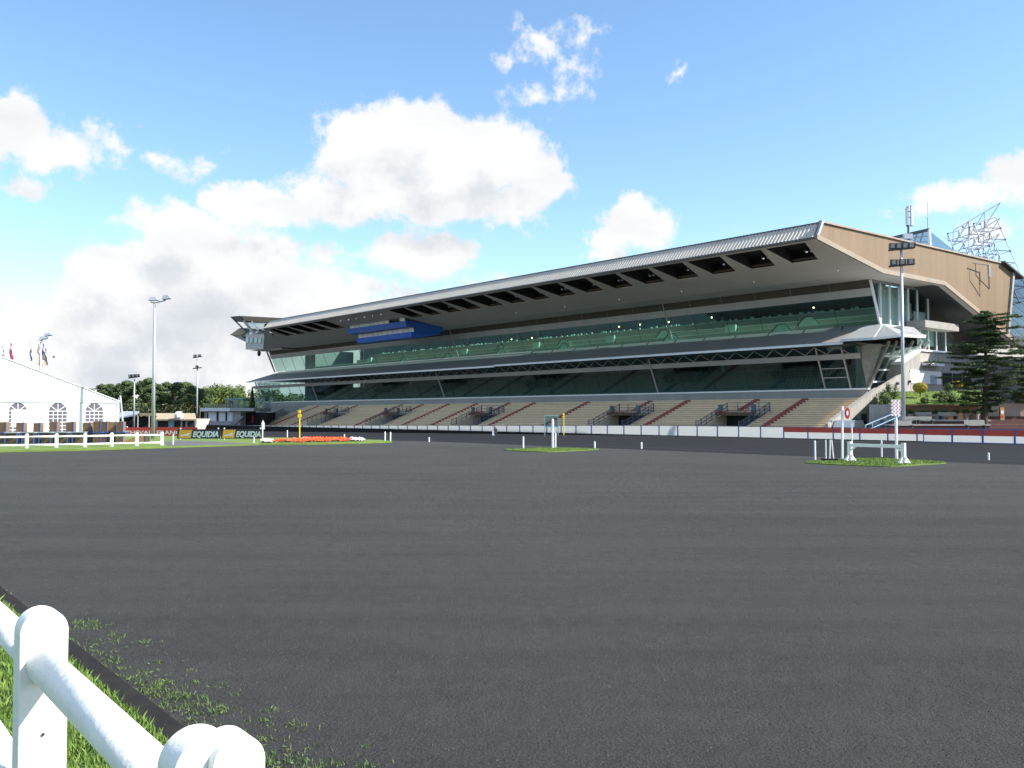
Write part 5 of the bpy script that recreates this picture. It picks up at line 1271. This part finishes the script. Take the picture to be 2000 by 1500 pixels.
# cedar on the right
CY = 88.0; cb = AT(1925,826,CY); zc0 = .4
cd = thing('cedar_tree', Vector((cb.x,CY,zc0)), 'dark layered cedar in front of the near grandstand end', 'tree')
H0 = AT(1925,612,CY).z
tr = MB(); p0 = Vector((cb.x,CY,zc0)); r = .36
for k in range(8):
    p1 = Vector((cb.x+.05*k+random.gauss(0,.05),CY,zc0+(H0-zc0)*(k+1)/8)); tr.tube(p0,p1,r,r*.83,9); p0 = p1; r *= .83
lf = MB()
layers = [(797,22,20),(786,34,26),(775,46,30),(764,40,44),(752,64,40),(741,50,60),(729,70,66),(717,62,72),(707,96,60),(695,52,84),(683,66,78),(671,58,70),(660,30,88),(648,36,40),(636,18,64),(626,26,34),(617,20,52),(610,8,34)]
def bough(st, d, ln, dens):
    e = Vector((-d.y,d.x,0)); en = st+d*ln+Vector((0,0,random.uniform(-.1,.35)))
    tr.tube(st, st.lerp(en,.85), .06, .02, 5)
    for c_ in range(int(3+ln*2.2)):                    # flat pads of needles strung along the bough
        u = random.uniform(.18,1); pc = st.lerp(en,u)+e*random.gauss(0,.22)*ln*math.sin(u*2.6+.3); pr = random.uniform(.28,.62)*(1.15-.4*u)
        for _ in range(int(dens*pr)):
            a_ = random.random()*6.28; rr = pr*random.random()**.6
            lf.leaf(pc+Vector((rr*math.cos(a_),rr*math.sin(a_),random.gauss(0,.045)-.12*rr)), random.uniform(.05,.13), (random.gauss(0,.4),random.gauss(0,.4),1))
for (y, lw_, rw_) in layers:
    z = AT(1925,y,CY).z; x0 = cb.x+.25*(826-y)/216
    for wpx, ang in ((lw_, math.pi), (rw_, 0)):
        bough(Vector((x0,CY,z-.3)), Vector((math.cos(ang+random.gauss(0,.2)),random.gauss(0,.2),0)), wpx*CY/F*1.28, 230)
    for k in range(4): bough(Vector((x0,CY,z-.2+random.uniform(-.2,.2))), Vector((math.cos(a_:=random.random()*6.28),math.sin(a_),0)), (lw_+rw_)*.5*CY/F*random.uniform(.4,.95), 190)
tr.build('trunk', 'bark', cd, fix=True); lf.build('crown', 'cedar_leaf', cd)
# second cedar bough from the tree just outside on the right
CY2 = 92.0; c2_ = AT(2030,826,CY2); cd2 = thing('cedar_tree', Vector((c2_.x,CY2,.4)), 'cedar reaching in from the right picture edge', 'tree')
lf = MB(); tr = MB().tube((c2_.x,CY2,.4),(c2_.x,CY2,9),.3,.1,8)
for (y, half) in ((776,48),(764,60),(752,50),(741,62),(729,50),(716,64),(703,44),(690,58)):
    z = AT(2030,y,CY2).z
    for k in range(5): bough(Vector((c2_.x,CY2,z+random.uniform(-.2,.2))), Vector((math.cos(a_:=math.pi+random.gauss(0,.9)),math.sin(a_),0)), half*CY2/F*random.uniform(.5,1.15), 190)
tr.build('trunk', 'bark', cd2, fix=True); lf.build('crown', 'cedar_leaf', cd2)

# ------------------------------------------------------------------ garden and stepped seating, right
def slab_px(name, m, x0, x1, Y0, Y1, z0, z1, kind='structure', front=None):
    a, c = AT(x0,800,Y0), AT(x1,800,Y0); e, f_ = AT(x0,800,Y1), AT(x1,800,Y1)
    b = MB().hexa([(a.x,Y0,z0),(c.x,Y0,z0),(f_.x,Y1,z0),(e.x,Y1,z0),(a.x,Y0,z1),(c.x,Y0,z1),(f_.x,Y1,z1),(e.x,Y1,z1)])
    return tag(b.build(name, m, fix=True), kind=kind)
for k, (Y0, z) in enumerate(((80.0,.35),(82.6,.75),(85.2,1.2),(87.8,1.6))):
    slab_px('paved_terrace', 'paver_red', 1712+10*k, 2080, Y0+.2, 96, -.4, z)
    slab_px('terrace_kerb', 'concrete_grey', 1712+10*k, 1935, Y0+.02, Y0+.196, z-.13, z+.03)
def wall_px(name, m, x0, x1, yt0, yt1, Y0, Y1, zb, th, label):
    a, c = AT(x0,yt0,Y0), AT(x1,yt1,Y1); t = thing(name, Vector(((a.x+c.x)/2,(Y0+Y1)/2,zb)), label, 'wall')
    MB().hexa([(a.x,Y0,zb),(c.x,Y1,zb),(c.x,Y1+th,zb),(a.x,Y0+th,zb),(a.x,Y0,a.z),(c.x,Y1,c.z),(c.x,Y1+th,c.z),(a.x,Y0+th,a.z)]).build('body', m, t, fix=True); return t
t = wall_px('planter_wall', 'garden_brown', 1774, 1915, 790, 791, 91.5, 91.5, 1.2, 1.0, 'long brown earth-coloured planter wall behind the benches')
a, c = AT(1774,790,91.4), AT(1915,791,91.4); MB().box(a.x,c.x,91.3,91.49,a.z-.12,a.z+.02).build('coping', 'garden_brown', t, fix=True)
wall_px('ramp_wall', 'concrete_board', 1700, 1765, 790, 790, 90.2, 92, -.2, .3, 'concrete wall left of the tall floodlight mast')
t = wall_px('pale_wall', 'pink_wall', 1911, 2080, 788, 788, 92.6, 92.6, .8, .4, 'pinkish wall behind the cedar trunk')
a, c = AT(1911,813,92.5), AT(2080,815,92.5); MB().box(a.x,c.x,92.3,92.59,.8,a.z).build('plinth', 'paver_red', t, fix=True)
lw = [AT(1715,792,92.5),AT(1920,792,92.5),AT(1915,762,104),AT(1720,766,104)]
b = MB().prism([p_-Vector((0,0,2.5)) for p_ in lw], lw); tag(b.build('garden_lawn', 'grass', fix=True), kind='structure')
gl = []
for _ in range(7000):
    u, v_ = random.random(), random.random(); p_ = lw[0].lerp(lw[1],u).lerp(lw[3].lerp(lw[2],u), v_); gl.append(p_)
blades('garden_grass', 'blade', gl, .05, .14, .05, 'bright lawn on the garden bank below the concrete block')
def bush(px, py, Y, rx, rz, m, label, n=900, leafs=.1, name='shrub'):
    c = AT(px,py,Y); t = thing(name, c-Vector((0,0,rz)), label, 'shrub'); b = MB()
    cl = [(c+Vector((random.gauss(0,.4)*rx,random.gauss(0,.3)*rx,random.gauss(0,.4)*rz)), random.uniform(.3,.6)) for _ in range(9)]
    for _ in range(n):
        q_, w = random.choice(cl); d = Vector((random.gauss(0,1),random.gauss(0,1),random.gauss(0,1))).normalized()*random.random()**.4
        b.leaf(q_+Vector((d.x*rx*w,d.y*rx*w,d.z*rz*w)), leafs*random.uniform(.6,1.2), d+Vector((0,0,.5)))
    b.build('foliage', m, t); MB().tube(c-Vector((0,0,rz*1.2)), c, .05, .03, 6).build('stem', 'bark', t, fix=True)
c = AT(1797,757,98); t = thing('ball_shrub', c-Vector((0,0,.9)), 'clipped golden-yellow ball shrub on the garden bank', 'shrub'); b = MB()
for _ in range(2600):
    d = Vector((random.gauss(0,1),random.gauss(0,1),random.gauss(0,1))).normalized(); b.leaf(c+Vector((d.x*.74,d.y*.74,d.z*.58))*random.uniform(.86,1.02), .07, d+Vector((random.gauss(0,.4),random.gauss(0,.4),random.gauss(0,.4))))
b.build('foliage', 'golden_leaf', t); MB().tube(c-Vector((0,0,1.0)), c, .06, .04, 6).build('stem', 'bark', t, fix=True)
bush(1722,778,92, .8,.9, 'shrub_leaf', 'dark green bush left of the mast by the concrete stair')
bush(1740,765,93, .9,1.3, 'shrub_leaf', 'tall loose bush just left of the mast', 1100)
bush(1858,768,95, 1.1,1.2, 'shrub_leaf', 'tall reedy green bush right of the golden ball shrub', 1500)
bush(1872,752,97, .6,.6, 'golden_leaf', 'small yellow-leaved bush left of the cedar', 600)
bush(1838,775,94, .9,.7, 'shrub_leaf', 'low bush in the middle of the garden bank', 900)
bush(1888,775,95, 1.0,.9, 'shrub_leaf', 'dark bush under the left boughs of the cedar', 1200)
bush(1807,780,93.5, .6,.6, 'shrub_leaf', 'loose low bush below the golden ball shrub', 600)
bush(1985,775,94, 1.2,.8, 'shrub_leaf', 'dense bush at the right picture edge', 1000)
for x, wh in ((1778,'first from the mast'),(1805,'second from the mast'),(1828,'third from the mast'),(1844,'fourth from the mast'),(1866,'fifth from the mast'),(1886,'sixth from the mast'),(1907,'at the right end of the brown wall')):
    Y = 90.0; c = AT(x,806,Y); t = thing('flower_pot', Vector((c.x,Y,1.61)), 'small potted plant below the brown wall, '+wh, 'pot plant', 'potted plants along the brown wall')
    MB().tube((c.x,Y,1.61),(c.x,Y,c.z-.12),.2,.27,10).build('pot', 'concrete_grey', t, fix=True); b = MB()
    for _ in range(180):
        d = Vector((random.gauss(0,1),random.gauss(0,1),random.gauss(0,1))).normalized()*random.random()**.5; b.leaf(c+Vector((d.x*.42,d.y*.35,d.z*.25+.1)), .09)
    b.build('foliage', 'shrub_leaf', t)
for x0, x1, yt, yb, Y, wh in ((1789,1821,806,813.5,88.6,'rear row, just right of the mast'),(1833,1868,807,814,88.6,'rear row, below the brown wall'),(1757,1789,813.5,820,85.9,'middle row, in front of the mast'),(1789,1821,813.5,820.5,86.0,'middle row, right of the mast'),(1747,1782,821,828,83.2,'front row, left of the others'),(1884,1924,820.5,828,83.4,'alone beside the cedar trunk')):
    a, c = AT(x0,yb,Y), AT(x1,yt,Y); zf = {88.6:1.6,85.9:1.2,86.0:1.2,83.2:.75,83.4:.75}[Y]
    zt = max(c.z, zf+.75); t = thing('bench', Vector(((a.x+c.x)/2,Y,zf)), 'pale grey park bench, '+wh, 'bench', 'benches facing the track')
    for k in range(3): MB().box(a.x,c.x,Y-.45+.16*k,Y-.31+.16*k,zf+.40,zf+.45).build('seat_slat', 'concrete_grey', t, fix=True)
    for k in range(3): MB().box(a.x,c.x,Y+.06+.02*k,Y+.10+.02*k,zf+.48+(zt-zf-.48)*k/3,zf+.45+(zt-zf-.48)*(k+1)/3+.02).build('back_slat', 'concrete_grey', t, fix=True)
    for x in (a.x+.15,c.x-.15): MB().box(x-.05,x+.05,Y-.4,Y+.14,zf,zf+.39).build('leg', 'dark_metal', t, fix=True)
t = thing('poster_board', AT(1957,832,90), 'tall narrow framed poster board right of the cedar trunk', 'sign'); a, c = AT(1952.5,829,89), AT(1962.5,794,89)
MB().box(a.x,c.x,89,89.08,a.z,c.z).build('frame', 'brown_ledge', t, fix=True); MB().box(a.x+.07,c.x-.07,88.98,88.998,a.z+.07,c.z-.07).build('poster', 'poster', t, fix=True)
for k,(y0,y1,m_) in enumerate(((802,808,'lettering'),(811,816,'banner_red'),(819,825,'tan_roof'))):
    q0, q1 = AT(1955,y1,88.97), AT(1960,y0,88.97); MB().box(q0.x,q1.x,88.965,88.975,q0.z,q1.z).build('poster_block', m_, t, fix=True)
# blue hand rails by the stair
t = thing('ramp_railing', L(47,80,0), 'light blue steel railing along the ramp below the concrete wall', 'railing')
for k in range(7):
    x = 1690+13*k; Y = 79+1.6*k; z0 = .1+.25*k; p_ = AT(x,800,Y); MB().bar((p_.x,Y,z0),(p_.x,Y,z0+1.1),.07,.07,V).build('post', 'pale_blue', t, fix=True)
for zo in (1.1,.6): 
    p0, p1 = AT(1690,800,79), AT(1768,800,88.6); MB().bar((p0.x,79,.1+zo),(p1.x,88.6,1.6+zo),.06,.06).build('rail', 'pale_blue', t, fix=True)
p0, p1 = AT(1690,800,79.05), AT(1768,800,88.65); MB().prism([Vector((p0.x,79.05,.2)),Vector((p1.x,88.65,1.7)),Vector((p1.x,88.65,2.6)),Vector((p0.x,79.05,1.1))],[Vector((p0.x,79.08,.2)),Vector((p1.x,88.68,1.7)),Vector((p1.x,88.68,2.6)),Vector((p0.x,79.08,1.1))]).build('infill', 'acrylic', t, fix=True)
